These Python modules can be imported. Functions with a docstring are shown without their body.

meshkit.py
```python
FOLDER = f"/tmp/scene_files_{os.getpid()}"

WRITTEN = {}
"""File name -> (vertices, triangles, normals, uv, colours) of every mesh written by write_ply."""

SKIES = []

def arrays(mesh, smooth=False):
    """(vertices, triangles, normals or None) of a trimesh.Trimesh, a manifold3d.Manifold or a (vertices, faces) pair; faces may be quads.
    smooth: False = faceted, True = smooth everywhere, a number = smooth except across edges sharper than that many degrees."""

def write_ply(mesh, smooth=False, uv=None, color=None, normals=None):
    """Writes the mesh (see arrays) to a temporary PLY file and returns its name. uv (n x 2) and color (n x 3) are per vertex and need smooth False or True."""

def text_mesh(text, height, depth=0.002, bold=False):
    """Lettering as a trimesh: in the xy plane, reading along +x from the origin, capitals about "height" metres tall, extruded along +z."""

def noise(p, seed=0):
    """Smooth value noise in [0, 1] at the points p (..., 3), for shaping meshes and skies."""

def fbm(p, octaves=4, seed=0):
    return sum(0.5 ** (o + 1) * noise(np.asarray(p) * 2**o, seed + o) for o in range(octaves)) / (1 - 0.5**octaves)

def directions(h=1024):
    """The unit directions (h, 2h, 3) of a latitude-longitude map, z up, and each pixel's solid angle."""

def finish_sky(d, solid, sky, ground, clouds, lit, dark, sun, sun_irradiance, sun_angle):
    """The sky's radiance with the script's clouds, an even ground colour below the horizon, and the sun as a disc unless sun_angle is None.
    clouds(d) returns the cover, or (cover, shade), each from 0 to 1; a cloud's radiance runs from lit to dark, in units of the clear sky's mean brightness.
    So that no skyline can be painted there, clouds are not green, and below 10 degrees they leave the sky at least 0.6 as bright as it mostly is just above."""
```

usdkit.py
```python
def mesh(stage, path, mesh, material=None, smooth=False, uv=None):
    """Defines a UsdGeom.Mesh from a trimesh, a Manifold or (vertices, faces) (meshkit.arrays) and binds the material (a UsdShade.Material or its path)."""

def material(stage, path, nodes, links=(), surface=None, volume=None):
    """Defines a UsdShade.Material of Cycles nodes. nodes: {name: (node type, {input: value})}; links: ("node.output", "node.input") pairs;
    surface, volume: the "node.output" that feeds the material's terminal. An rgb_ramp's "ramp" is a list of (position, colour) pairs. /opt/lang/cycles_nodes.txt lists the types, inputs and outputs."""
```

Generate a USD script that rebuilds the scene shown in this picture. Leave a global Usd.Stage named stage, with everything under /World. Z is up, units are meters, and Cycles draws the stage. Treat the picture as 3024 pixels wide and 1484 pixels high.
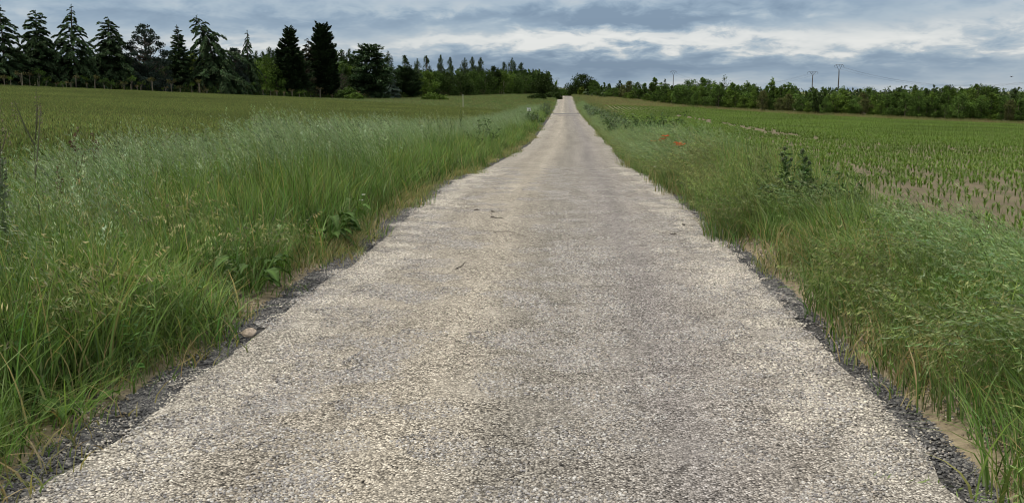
import math
import numpy as np
import trimesh
from scipy.interpolate import PchipInterpolator
from pxr import Usd, UsdGeom, UsdLux, UsdShade, Gf, Sdf, Vt
import usdkit
import meshkit

stage = Usd.Stage.CreateInMemory()
UsdGeom.SetStageUpAxis(stage, 'Z')
UsdGeom.SetStageMetersPerUnit(stage, 1.0)
UsdGeom.Xform.Define(stage, '/World')
UsdGeom.Scope.Define(stage, '/World/Looks')
T = Sdf.ValueTypeNames

# ------------------------------------------------------------------ camera, sky, sun, exposure
F, CX, CY = 3024.0, 1512.0, 742.0          # the photograph's focal length and centre in its own pixels
YAW, PITCH = math.atan(0.049), math.atan((742 - 268) / 3024.0)
EYE = np.array([0.0, 0.0, 1.6])
FWD = np.array([-math.sin(YAW), math.cos(YAW), 0.0])
RIGHT = np.array([math.cos(YAW), math.sin(YAW), 0.0])
LOOK = FWD * math.cos(PITCH) - np.array([0, 0, math.sin(PITCH)])
UP = FWD * math.sin(PITCH) + np.array([0, 0, math.cos(PITCH)])
cam = UsdGeom.Camera.Define(stage, '/World/camera')
m = np.eye(4)
m[0, :3], m[1, :3], m[2, :3], m[3, :3] = RIGHT, UP, -LOOK, EYE
cam.AddTransformOp().Set(Gf.Matrix4d(m.tolist()))
cam.CreateHorizontalApertureAttr(36.0)
cam.CreateVerticalApertureAttr(36.0 * 1484 / 3024)
cam.CreateFocalLengthAttr(36.0)
cam.CreateClippingRangeAttr(Gf.Vec2f(0.05, 20000.0))
cam.CreateExposureAttr(1.07)

SUN_EL, SUN_AZ = math.radians(56), math.radians(-105)   # on the left, high, veiled by cloud
SKY_STRENGTH = 0.05
sun = UsdLux.DistantLight.Define(stage, '/World/sun')
sun.CreateIntensityAttr(0.40)
sun.CreateNormalizeAttr(True)
sun.CreateAngleAttr(12.0)
sun.CreateColorAttr(Gf.Vec3f(1.0, 0.93, 0.82))
sd = np.array([math.sin(SUN_AZ) * math.cos(SUN_EL), math.cos(SUN_AZ) * math.cos(SUN_EL), math.sin(SUN_EL)])
zx = np.cross([0, 0, 1.0], sd); zx /= np.linalg.norm(zx)
zy = np.cross(sd, zx)
ms = np.eye(4); ms[0, :3], ms[1, :3], ms[2, :3] = zx, zy, sd
sun.AddTransformOp().Set(Gf.Matrix4d(ms.tolist()))

# The sky: clear sky seen through a broken grey cloud deck. Cloud colours are radiances / SKY_STRENGTH.
def sky_material():
    n, l = {}, []
    n['tc'] = ('texture_coordinate', {})
    n['sep'] = ('separate_xyz', {}); l.append(('tc.generated', 'sep.vector'))
    n['az'] = ('math', {'math_type': 'arctan2'}); l += [('sep.x', 'az.value1'), ('sep.y', 'az.value2')]
    n['el'] = ('math', {'math_type': 'maximum', 'value2': 0.0}); l.append(('sep.z', 'el.value1'))
    # cloud deck coordinates: azimuth against a height that opens up with elevation as a flat deck does
    n['ela'] = ('math', {'math_type': 'add', 'value2': 0.055}); l.append(('el.value', 'ela.value1'))
    n['inv'] = ('math', {'math_type': 'logarithm', 'value2': 2.718}); l.append(('ela.value', 'inv.value1'))
    n['px'] = ('math', {'math_type': 'multiply', 'value2': 6.5}); l.append(('az.value', 'px.value1'))
    n['py'] = ('math', {'math_type': 'multiply', 'value2': 2.6}); l.append(('inv.value', 'py.value1'))
    n['v'] = ('combine_xyz', {'z': 3.7}); l += [('px.value', 'v.x'), ('py.value', 'v.y')]
    n['n1'] = ('noise_texture', {'scale': 1.05, 'detail': 7.0, 'roughness': 0.56, 'distortion': 0.25}); l.append(('v.vector', 'n1.vector'))
    n['v2'] = ('mapping', {'location': (7.3, 2.1, 0.0), 'scale': (1.3, 1.0, 1.0)}); l.append(('v.vector', 'v2.vector'))
    n['n2'] = ('noise_texture', {'scale': 3.2, 'detail': 8.0, 'roughness': 0.56, 'distortion': 0.3}); l.append(('v2.vector', 'n2.vector'))
    n['mixn'] = ('math', {'math_type': 'multiply_add', 'value2': 0.5, 'value3': -0.26}); l.append(('n2.fac', 'mixn.value1'))
    n['sum'] = ('math', {'math_type': 'multiply_add', 'value2': 1.0}); l += [('n1.fac', 'sum.value1'), ('mixn.value', 'sum.value3')]
    last = 'sum.value'
    # the long banks of cloud the photograph shows: (azimuth, elevation, half width, half height, amount)
    def pix(px, py):
        d = LOOK + RIGHT * (px - CX) / F + UP * (CY - py) / F
        d = d / np.linalg.norm(d)
        return math.atan2(d[0], d[1]), d[2]
    for i, (px, py, w, h, a) in enumerate([(1950, 118, 0.15, 0.0085, 0.34), (1650, 102, 0.06, 0.007, 0.16), (800, 128, 0.11, 0.008, 0.24), (1330, 110, 0.05, 0.008, 0.13),
                                           (2900, 60, 0.10, 0.018, 0.22), (2650, 130, 0.05, 0.007, 0.10), (1950, 62, 0.16, 0.010, -0.20), (1750, 42, 0.06, 0.009, -0.15),
                                           (2100, 190, 0.22, 0.010, -0.17), (1500, 185, 0.14, 0.011, -0.10), (650, 62, 0.22, 0.010, -0.10), (2480, 160, 0.012, 0.0016, 0.30),
                                           (2340, 152, 0.03, 0.0025, 0.2), (1320, 20, 0.10, 0.01, 0.10), (2600, 250, 0.3, 0.006, 0.10), (300, 130, 0.10, 0.012, 0.10)]):
        az, el = pix(px, py)
        n[f'a{i}'] = ('math', {'math_type': 'subtract', 'value2': az}); l.append(('az.value', f'a{i}.value1'))
        n[f'b{i}'] = ('math', {'math_type': 'divide', 'value2': w}); l.append((f'a{i}.value', f'b{i}.value1'))
        n[f'c{i}'] = ('math', {'math_type': 'multiply'}); l += [(f'b{i}.value', f'c{i}.value1'), (f'b{i}.value', f'c{i}.value2')]
        n[f'wv{i}'] = ('math', {'math_type': 'multiply_add', 'value2': 5.0 * h, 'value3': -el - 2.5 * h}); l.append(('n2.fac', f'wv{i}.value1'))
        n[f'd{i}'] = ('math', {'math_type': 'add'}); l += [('el.value', f'd{i}.value1'), (f'wv{i}.value', f'd{i}.value2')]
        n[f'e{i}'] = ('math', {'math_type': 'divide', 'value2': h}); l.append((f'd{i}.value', f'e{i}.value1'))
        n[f'f{i}'] = ('math', {'math_type': 'multiply_add'}); l += [(f'e{i}.value', f'f{i}.value1'), (f'e{i}.value', f'f{i}.value2'), (f'c{i}.value', f'f{i}.value3')]
        n[f'g{i}'] = ('math', {'math_type': 'power', 'value1': 0.4}); l.append((f'f{i}.value', f'g{i}.value2'))
        n[f'h{i}'] = ('math', {'math_type': 'multiply_add', 'value2': 1.25 * a}); l += [(f'g{i}.value', f'h{i}.value1'), (last, f'h{i}.value3')]
        last = f'h{i}.value'
    n['ramp'] = ('rgb_ramp', {'ramp': [(0.20, (1.75, 2.45, 3.35)), (0.38, (2.4, 3.2, 4.1)), (0.52, (3.3, 4.05, 4.75)), (0.66, (4.3, 4.8, 5.2)), (0.77, (5.7, 5.95, 6.0)), (0.92, (6.6, 6.7, 6.6))]})
    l.append((last, 'ramp.fac'))
    n['st'] = ('sky_texture', {'sky_type': 'single_scattering', 'sun_disc': False, 'sun_elevation': SUN_EL, 'sun_rotation': SUN_AZ, 'altitude': 100.0})
    # higher up the deck is thinner and turns from slate to plain warm white
    n['hi'] = ('map_range', {'range_type': 'smoothstep', 'from_min': 0.10, 'from_max': 0.45, 'to_min': 0.0, 'to_max': 0.85, 'clamp': True}); l.append(('el.value', 'hi.value'))
    n['hc'] = ('mix_color', {'b': (3.7, 3.55, 3.25)}); l += [('hi.result', 'hc.fac'), ('ramp.color', 'hc.a')]
    n['mx'] = ('mix_color', {'fac': 0.95}); l += [('st.color', 'mx.a'), ('hc.result', 'mx.b')]
    # an overcast sky is about three times brighter overhead than at the horizon
    n['zen'] = ('math', {'math_type': 'multiply_add', 'value2': 1.85, 'value3': 1.04}); l.append(('el.value', 'zen.value1'))
    n['sc'] = ('vector_math', {'math_type': 'scale'}); l += [('mx.result', 'sc.vector1'), ('zen.value', 'sc.scale')]
    n['bg'] = ('background_shader', {'strength': SKY_STRENGTH}); l.append(('sc.vector', 'bg.color'))
    return usdkit.material(stage, '/World/Looks/sky', n, l, surface='bg.background')

dome = UsdLux.DomeLight.Define(stage, '/World/sky')
UsdShade.MaterialBindingAPI.Apply(dome.GetPrim()).Bind(sky_material())
dome.GetPrim().SetCustomDataByKey('kind', 'structure')

# ------------------------------------------------------------------ helpers
used = {}
def path_for(name, parent=None):
    base = (parent.GetPath().pathString if parent is not None else '/World') + '/' + name
    k = used.get(base, -1) + 1
    used[base] = k
    return base if k == 0 else f'{base}_{k:03d}'

def tag(prim, label=None, cat=None, group=None, kind=None):
    for k, v in (('label', label), ('category', cat), ('group', group), ('kind', kind)):
        if v:
            prim.SetCustomDataByKey(k, v)
    return prim

def rng_of(seed):
    return np.random.default_rng(seed)

class Geo:
    """Collects vertices, faces and a colour per vertex."""
    def __init__(s):
        s.v, s.f, s.c, s.n = [], [], [], 0
    def add(s, v, f, c):
        v = np.asarray(v, float).reshape(-1, 3)
        s.v.append(v); s.f.append(np.asarray(f, int) + s.n)
        s.c.append(np.broadcast_to(np.asarray(c, float), (len(v), 3)))
        s.n += len(v)
        return s
    def arrays(s):
        return np.vstack(s.v), np.vstack(s.f), np.vstack(s.c)

def put_mesh(path, geo, mat, smooth=False):
    v, f, c = geo.arrays() if isinstance(geo, Geo) else geo
    if smooth:
        me = usdkit.mesh(stage, path, (v, f), mat, smooth=True)
    else:
        me = usdkit.mesh(stage, path, (v, f), mat)
    UsdGeom.PrimvarsAPI(me).CreatePrimvar('tone', T.Color3fArray, 'vertex').Set(Vt.Vec3fArray.FromNumpy(np.ascontiguousarray(c, np.float32)))
    return me

def obj(name, geo, mat, parent=None, smooth=False):
    return put_mesh(path_for(name, parent), geo, mat, smooth).GetPrim()

def xform(name, loc=(0, 0, 0), rz=0.0, scale=(1, 1, 1)):
    x = UsdGeom.Xform.Define(stage, path_for(name))
    x.AddTranslateOp().Set(Gf.Vec3d(*map(float, loc)))
    x.AddRotateZOp().Set(float(rz))
    x.AddScaleOp().Set(Gf.Vec3f(*map(float, scale)))
    return x.GetPrim()

def copy_of(src, loc, rz, scale):
    p = xform(src.GetName().rstrip('0123456789').rstrip('_'), loc, rz, scale)
    p.GetReferences().AddInternalReference(src.GetPath())
    p.SetInstanceable(True)
    return p

class Kinds:
    """One built thing per variant, every later one an instanceable copy of it."""
    def __init__(s, name, builders):
        s.name, s.builders, s.first = name, builders, {}
    def place(s, k, loc, rz=0.0, scale=(1, 1, 1)):
        if k in s.first:
            return copy_of(s.first[k], loc, rz, scale)
        p = xform(s.name, loc, rz, scale)
        s.builders[k](p)
        s.first[k] = p
        return p

def instancer(name, protos, mat, pos, yaw, scale, idx, label=None, cat=None, tilt=None):
    """A PointInstancer of stuff; protos are Geo patches."""
    path = path_for(name)
    pi = UsdGeom.PointInstancer.Define(stage, path)
    rel = []
    for i, g in enumerate(protos):
        rel.append(put_mesh(f'{path}/patch_{i}', g, mat).GetPath())
    pi.CreatePrototypesRel().SetTargets(rel)
    pos, yaw, scale = np.asarray(pos, np.float32), np.asarray(yaw, float), np.asarray(scale, np.float32)
    if scale.ndim == 1:
        scale = np.repeat(scale[:, None], 3, 1)
    pi.CreatePositionsAttr(Vt.Vec3fArray.FromNumpy(np.ascontiguousarray(pos)))
    pi.CreateScalesAttr(Vt.Vec3fArray.FromNumpy(np.ascontiguousarray(scale)))
    q = np.zeros((len(yaw), 4), np.float16)
    q[:, 2], q[:, 3] = np.sin(yaw / 2), np.cos(yaw / 2)
    pi.CreateOrientationsAttr(Vt.QuathArray.FromNumpy(q))
    pi.CreateProtoIndicesAttr(Vt.IntArray.FromNumpy(np.asarray(idx, np.int32)))
    return tag(pi.GetPrim(), label, cat, None, 'stuff')

def unit(v):
    return v / (np.linalg.norm(v, axis=-1, keepdims=True) + 1e-12)

def tube(points, radii, sides=5, close=True):
    p = np.asarray(points, float)
    r = np.broadcast_to(np.asarray(radii, float), (len(p),))
    t = unit(np.gradient(p, axis=0))
    a = unit(np.cross(t, np.where(np.abs(t[:, 2:]) < 0.9, [0, 0, 1.0], [1.0, 0, 0])))
    b = np.cross(t, a)
    ang = np.arange(sides) * 2 * np.pi / sides
    v = p[:, None] + r[:, None, None] * (np.cos(ang)[None, :, None] * a[:, None] + np.sin(ang)[None, :, None] * b[:, None])
    i, j = np.meshgrid(np.arange(len(p) - 1), np.arange(sides), indexing='ij')
    q = np.stack([i * sides + j, i * sides + (j + 1) % sides, (i + 1) * sides + (j + 1) % sides, (i + 1) * sides + j], -1).reshape(-1, 4)
    f = np.vstack([q[:, [0, 1, 2]], q[:, [0, 2, 3]]])
    v = v.reshape(-1, 3)
    if close:
        n = len(v)
        v = np.vstack([v, p[:1], p[-1:]])
        e = np.arange(sides)
        f = np.vstack([f, np.stack([np.full(sides, n), (e + 1) % sides, e], 1),
                       np.stack([np.full(sides, n + 1), n - sides + e, n - sides + (e + 1) % sides], 1)])
    return v, f

def blades(geo, base, height, az, lean, width, col, segs=4, curl=1.0, r=None, tip=None, twist=None):
    """Grass blades: base (N,3), heights, azimuth the blade leans to, lean 0..1.4 (how far it arches over), width, colour (N,3)."""
    n = len(base)
    t = np.linspace(0, 1, segs + 1)
    ang = lean[:, None] * t[None] ** curl                        # angle from the vertical along the blade
    ds = height[:, None] / segs
    sx = np.cumsum(np.sin(ang) * ds, 1) - np.sin(ang[:, :1]) * ds
    sz = np.cumsum(np.cos(ang) * ds, 1) - np.cos(ang[:, :1]) * ds
    dx, dy = np.cos(az), np.sin(az)
    c = np.stack([base[:, None, 0] + sx * dx[:, None], base[:, None, 1] + sx * dy[:, None], base[:, None, 2] + sz], -1)
    fa = az + np.pi / 2 if twist is None else twist
    side = np.stack([np.cos(fa), np.sin(fa), np.zeros(n)], -1)
    w = width[:, None] * (1 - t[None] ** 2.2 * 0.92) * 0.5
    v = np.stack([c - side[:, None] * w[..., None], c + side[:, None] * w[..., None]], 2).reshape(n, -1, 3)
    k = np.arange(segs) * 2
    q = np.vstack([np.stack([k, k + 1, k + 3], 1), np.stack([k, k + 3, k + 2], 1)])
    f = (np.arange(n)[:, None, None] * (2 * segs + 2) + q[None]).reshape(-1, 3)
    cc = np.repeat(col[:, None], 2 * segs + 2, 1)
    if tip is not None:
        g = np.repeat(t, 2)[None, :, None] ** 2
        cc = cc * (1 - g) + tip[:, None] * g
    geo.add(v.reshape(-1, 3), f, cc.reshape(-1, 3))
    return c, ang

def diamonds(geo, p, d, nrm, length, width, col, fold=0.0):
    """Leaf-shaped faces: centre p, long direction d, rough normal nrm, 2 triangles each."""
    d = unit(d)
    s = unit(np.cross(d, nrm))
    up = np.cross(s, d)
    L, W = np.asarray(length)[:, None], np.asarray(width)[:, None]
    v = np.stack([p - d * L / 2, p + s * W / 2 + up * fold * W, p + d * L / 2, p - s * W / 2 + up * fold * W], 1)
    n = len(p)
    f = (np.arange(n)[:, None, None] * 4 + np.array([[0, 1, 2], [0, 2, 3]])[None]).reshape(-1, 3)
    geo.add(v.reshape(-1, 3), f, np.repeat(np.broadcast_to(col, (n, 3))[:, None], 4, 1).reshape(-1, 3))

def vary(rng, col, n, amt=0.2, hue=0.06):
    c = np.asarray(col, float)[None] * (1 + amt * rng.normal(size=(n, 1)).clip(-2, 2))
    return np.clip(c * (1 + hue * rng.normal(size=(n, 3)).clip(-2, 2)), 0.004, 0.85)

# ------------------------------------------------------------------ materials
def leafy(name, trans=0.25, rough=0.55, var=0.30, scale=0.35, spec=0.3, backtint=(1.05, 1.25, 0.6)):
    n = {'at': ('attribute', {'attribute': 'tone'}), 'ge': ('geometry', {}),
         'no': ('noise_texture', {'scale': scale, 'detail': 3.0, 'roughness': 0.6}),
         'mr': ('map_range', {'from_min': 0.25, 'from_max': 0.75, 'to_min': 1 - var, 'to_max': 1 + var}),
         'sc': ('vector_math', {'math_type': 'scale'}),
         'p': ('principled_bsdf', {'roughness': rough, 'specular_ior_level': spec}),
         'tm': ('vector_math', {'math_type': 'multiply', 'vector2': backtint}),
         't': ('translucent_bsdf', {}), 'm': ('mix_closure', {'fac': trans})}
    l = [('ge.position', 'no.vector'), ('no.fac', 'mr.value'), ('at.color', 'sc.vector1'), ('mr.result', 'sc.scale'), ('sc.vector', 'p.base_color'),
         ('sc.vector', 'tm.vector1'), ('tm.vector', 't.color'), ('p.BSDF', 'm.closure1'), ('t.BSDF', 'm.closure2')]
    return usdkit.material(stage, '/World/Looks/' + name, n, l, surface='m.closure')

def solid(name, rough=0.8, var=0.25, scale=6.0, bump=0.0, spec=0.3, vec=(1, 1, 1), metallic=0.0):
    n = {'at': ('attribute', {'attribute': 'tone'}), 'tc': ('texture_coordinate', {}), 'mp': ('mapping', {'scale': vec}),
         'no': ('noise_texture', {'scale': scale, 'detail': 5.0, 'roughness': 0.6}),
         'mr': ('map_range', {'from_min': 0.25, 'from_max': 0.75, 'to_min': 1 - var, 'to_max': 1 + var}),
         'sc': ('vector_math', {'math_type': 'scale'}),
         'p': ('principled_bsdf', {'roughness': rough, 'specular_ior_level': spec, 'metallic': metallic})}
    l = [('tc.object', 'mp.vector'), ('mp.vector', 'no.vector'), ('no.fac', 'mr.value'), ('at.color', 'sc.vector1'), ('mr.result', 'sc.scale'), ('sc.vector', 'p.base_color')]
    if bump:
        n['b'] = ('bump', {'strength': 0.6, 'distance': bump}); l += [('no.fac', 'b.height'), ('b.normal', 'p.normal')]
    return usdkit.material(stage, '/World/Looks/' + name, n, l, surface='p.BSDF')

M_GRASS = leafy('grass_blades', 0.30, 0.5, 0.30, 0.9)
M_CROP = leafy('crop_leaves', 0.28, 0.6, 0.34, 0.10, 0.2)
M_LEAF = leafy('broad_leaves', 0.22, 0.6, 0.15, 3.0, 0.2)
M_TREE = leafy('tree_leaves', 0.20, 0.7, 0.30, 0.5, 0.10)
M_NEEDLE = leafy('conifer_needles', 0.06, 0.8, 0.30, 0.6, 0.08)
M_BARK = solid('bark', 0.9, 0.4, 9.0, 0.02, 0.2, (1, 1, 0.25))
M_STONE = solid('loose_stones', 0.85, 0.18, 60.0, 0.0, 0.25)
M_CONCRETE = solid('pole_concrete', 0.85, 0.15, 2.0, 0.0, 0.2)
M_METAL = solid('galvanised_metal', 0.45, 0.1, 4.0, 0.0, 0.5, (1, 1, 1), 0.7)
M_PAINT = solid('weathered_paint', 0.6, 0.12, 7.0)
M_PETAL = leafy('petals', 0.35, 0.5, 0.05, 2.0)
M_TWIG = solid('dead_wood', 0.9, 0.3, 40.0)

# ------------------------------------------------------------------ where things stand: the land
def ray(px, py):
    return LOOK + RIGHT * (px - CX) / F + UP * (CY - py) / F

def at(px, py, d):
    """The point seen at pixel (px, py), d metres ahead."""
    r = ray(px, py)
    return EYE + r * d / float(r @ FWD)

# road edges as measured: row, left, right -> width tells the distance, the row then tells the height
ROAD_W = 3.67
rows = [(1484, 88, 2841), (1115, 563, 2540), (927, 810, 2355), (751, 1056, 2180), (575, 1291, 1984), (493, 1450, 1862), (417, 1573, 1790), (335, 1630, 1714), (284, 1650, 1689)]
pts = []
for (y, l_, r_) in rows:
    t = ROAD_W * F / (r_ - l_)
    pts.append(EYE + ray((l_ + r_) / 2, y) * t)
pts = np.array(pts)
cy_ = np.concatenate([[-6, 0], pts[:, 1], [340, 420, 600, 4000]])
cz_ = np.concatenate([[0, 0], pts[:, 2], [-0.35, -1.2, -2.0, -2.0]])
cx_ = np.concatenate([[-0.35, -0.33], pts[:, 0], [pts[-1, 0] - 2.5, pts[-1, 0] - 12, pts[-1, 0] - 30, pts[-1, 0] - 30]])
cz_[2:6] = [0.0, 0.0, 0.0, -0.01]
ROADZ, ROADX = PchipInterpolator(cy_, cz_), PchipInterpolator(cy_, cx_)

def smooth01(t):
    t = np.clip(t, 0, 1)
    return t * t * (3 - 2 * t)

def land(x, y):
    """Height of the ground."""
    x, y = np.asarray(x, float), np.asarray(y, float)
    yy = np.clip(y, -6, 3000)
    u = x - ROADX(yy)
    left = np.maximum(0, -u - 3.5)
    right = np.maximum(0, u - 3.2)
    far = 1 - smooth01((yy - 110) / 110)
    left = np.minimum(left, 140)
    right = np.minimum(right, 160)
    z = ROADZ(yy) + left * (0.009 + 0.038 * far) - right * (0.004 + 0.026 * (1 - smooth01((yy - 190) / 120))) * smooth01(right / 4)
    z = z + (0.20 * np.exp(-((u - 2.75) / 0.5) ** 2) + 0.12 * np.exp(-((u + 3.4) / 0.9) ** 2)) * (1 - 0.5 * smooth01((yy - 60) / 60))
    z = z + (meshkit.noise(np.stack([x * 0.05, y * 0.05, 0 * x], -1), 5) - 0.5) * 0.12 * smooth01((np.abs(u) - 3) / 5)
    z = z + (meshkit.noise(np.stack([x * 0.9, y * 0.9, 0 * x], -1), 8) - 0.5) * 0.07 * smooth01((np.abs(u) - 2.2) / 0.8) * (np.abs(u) < 40)
    return z

def spot(px, d):
    """Ground point d metres ahead in the direction of pixel column px."""
    z = 0.0
    for _ in range(4):
        p = EYE + FWD * d + RIGHT * (px - CX) / F * (d * math.cos(PITCH) + (EYE[2] - z) * math.sin(PITCH))
        z = float(land(p[0], p[1]))
    return np.array([p[0], p[1], z])

def to_px(p):
    v = np.asarray(p, float) - EYE
    z = v @ LOOK
    return CX + F * (v @ RIGHT) / z, CY - F * (v @ UP) / z, v @ FWD

def steps(*parts):
    out = []
    for a, b, s in parts:
        out += list(np.arange(a, b, s))
    return np.array(out)

gx = np.concatenate([-np.geomspace(60, 3000, 28)[::-1], steps((-58, -10, 2.0), (-10, -3, 0.5), (-3, 3.0, 0.15), (3, 10, 0.5), (10, 60, 2.0)), np.geomspace(60, 3000, 28)])
gy = np.concatenate([[-40, -20, -10], steps((-6, 16, 0.35), (16, 60, 1.5), (60, 330, 6.0)), np.geomspace(336, 4000, 34)])
# columns follow the road's curve close by
X, Y = np.meshgrid(gx, gy, indexing='ij')
X = X + ROADX(np.clip(Y, -6, 3000)) * np.clip(1 - np.abs(X) / 40, 0, 1)
U = X - ROADX(np.clip(Y, -6, 3000))
Z = land(X, Y) - 0.05 * (1 - smooth01((np.abs(U) - 1.75) / 0.35))
nx, ny = X.shape
i, j = np.meshgrid(np.arange(nx - 1), np.arange(ny - 1), indexing='ij')
q = np.stack([i * ny + j, (i + 1) * ny + j, (i + 1) * ny + j + 1, i * ny + j + 1], -1).reshape(-1, 4)
GV, GF = np.stack([X, Y, Z], -1).reshape(-1, 3), np.vstack([q[:, [0, 1, 2]], q[:, [0, 2, 3]]])
soil = np.array([0.145, 0.122, 0.080]); turf = np.array([0.045, 0.06, 0.022]); verge_soil = np.array([0.24, 0.20, 0.135])
uu = U.reshape(-1, 1)
col = np.where(uu > 3.6, soil, np.where(uu < -5, turf * 1.2, turf))
col = np.where(np.abs(uu) < 2.75, verge_soil, col)
col = np.where((np.abs(uu) < 2.75) & (Y.reshape(-1, 1) > 45), turf * 1.3, col)
far_w = smooth01((Y.reshape(-1, 1) - 200) / 60)
col = col * (1 - far_w) + np.array([0.09, 0.10, 0.035]) * far_w
n = {'at': ('attribute', {'attribute': 'tone'}), 'ge': ('geometry', {}),
     'n1': ('noise_texture', {'scale': 0.7, 'detail': 6.0, 'roughness': 0.65}), 'n2': ('noise_texture', {'scale': 22.0, 'detail': 6.0, 'roughness': 0.7}),
     'm1': ('map_range', {'from_min': 0.3, 'from_max': 0.7, 'to_min': 0.75, 'to_max': 1.25}), 'm2': ('map_range', {'from_min': 0.3, 'from_max': 0.7, 'to_min': 0.65, 'to_max': 1.3}),
     'mu': ('math', {'math_type': 'multiply'}), 'sc': ('vector_math', {'math_type': 'scale'}), 'b': ('bump', {'strength': 0.8, 'distance': 0.03}),
     'p': ('principled_bsdf', {'roughness': 0.95, 'specular_ior_level': 0.1})}
l = [('ge.position', 'n1.vector'), ('ge.position', 'n2.vector'), ('n1.fac', 'm1.value'), ('n2.fac', 'm2.value'), ('m1.result', 'mu.value1'), ('m2.result', 'mu.value2'),
     ('at.color', 'sc.vector1'), ('mu.value', 'sc.scale'), ('sc.vector', 'p.base_color'), ('n2.fac', 'b.height'), ('b.normal', 'p.normal')]
M_GROUND = usdkit.material(stage, '/World/Looks/ground', n, l, surface='p.BSDF')
tag(obj('ground', (GV, GF, col), M_GROUND, smooth=True), kind='structure')

# ------------------------------------------------------------------ the road and its dark shoulders
ry = np.concatenate([steps((-5, 2.5, 0.3), (2.5, 20, 0.1), (20, 60, 0.4), (60, 340, 2.0))])
def strip(u0, u1, cols, lift, crown, ragged, seed):
    """A sheet along the road between offsets u0 and u1."""
    t = np.linspace(0, 1, cols)
    rag = lambda k: ragged * ((meshkit.fbm(np.stack([ry * 1.1, ry * 0 + k, ry * 0], -1), 4, seed) - 0.5) * 2.0 + (meshkit.noise(np.stack([ry * 9, ry * 0 + k, ry * 0], -1), seed + 9) - 0.5) * 0.5)
    a, b = u0 + rag(0.5), u1 + rag(7.5)
    Uu = a[:, None] * (1 - t) + b[:, None] * t
    Yy = np.repeat(ry[:, None], cols, 1)
    Xx = Uu + ROADX(Yy)
    Zz = ROADZ(Yy) + lift + crown * (1 - (Uu / 1.9) ** 2)
    i, j = np.meshgrid(np.arange(len(ry) - 1), np.arange(cols - 1), indexing='ij')
    q = np.stack([i * cols + j, i * cols + j + 1, (i + 1) * cols + j + 1, (i + 1) * cols + j], -1).reshape(-1, 4)
    return np.stack([Xx, Yy, Zz], -1).reshape(-1, 3), np.vstack([q[:, [0, 1, 2]], q[:, [0, 2, 3]]]), np.stack([Uu, Yy, 0 * Uu], -1).reshape(-1, 3)

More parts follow.
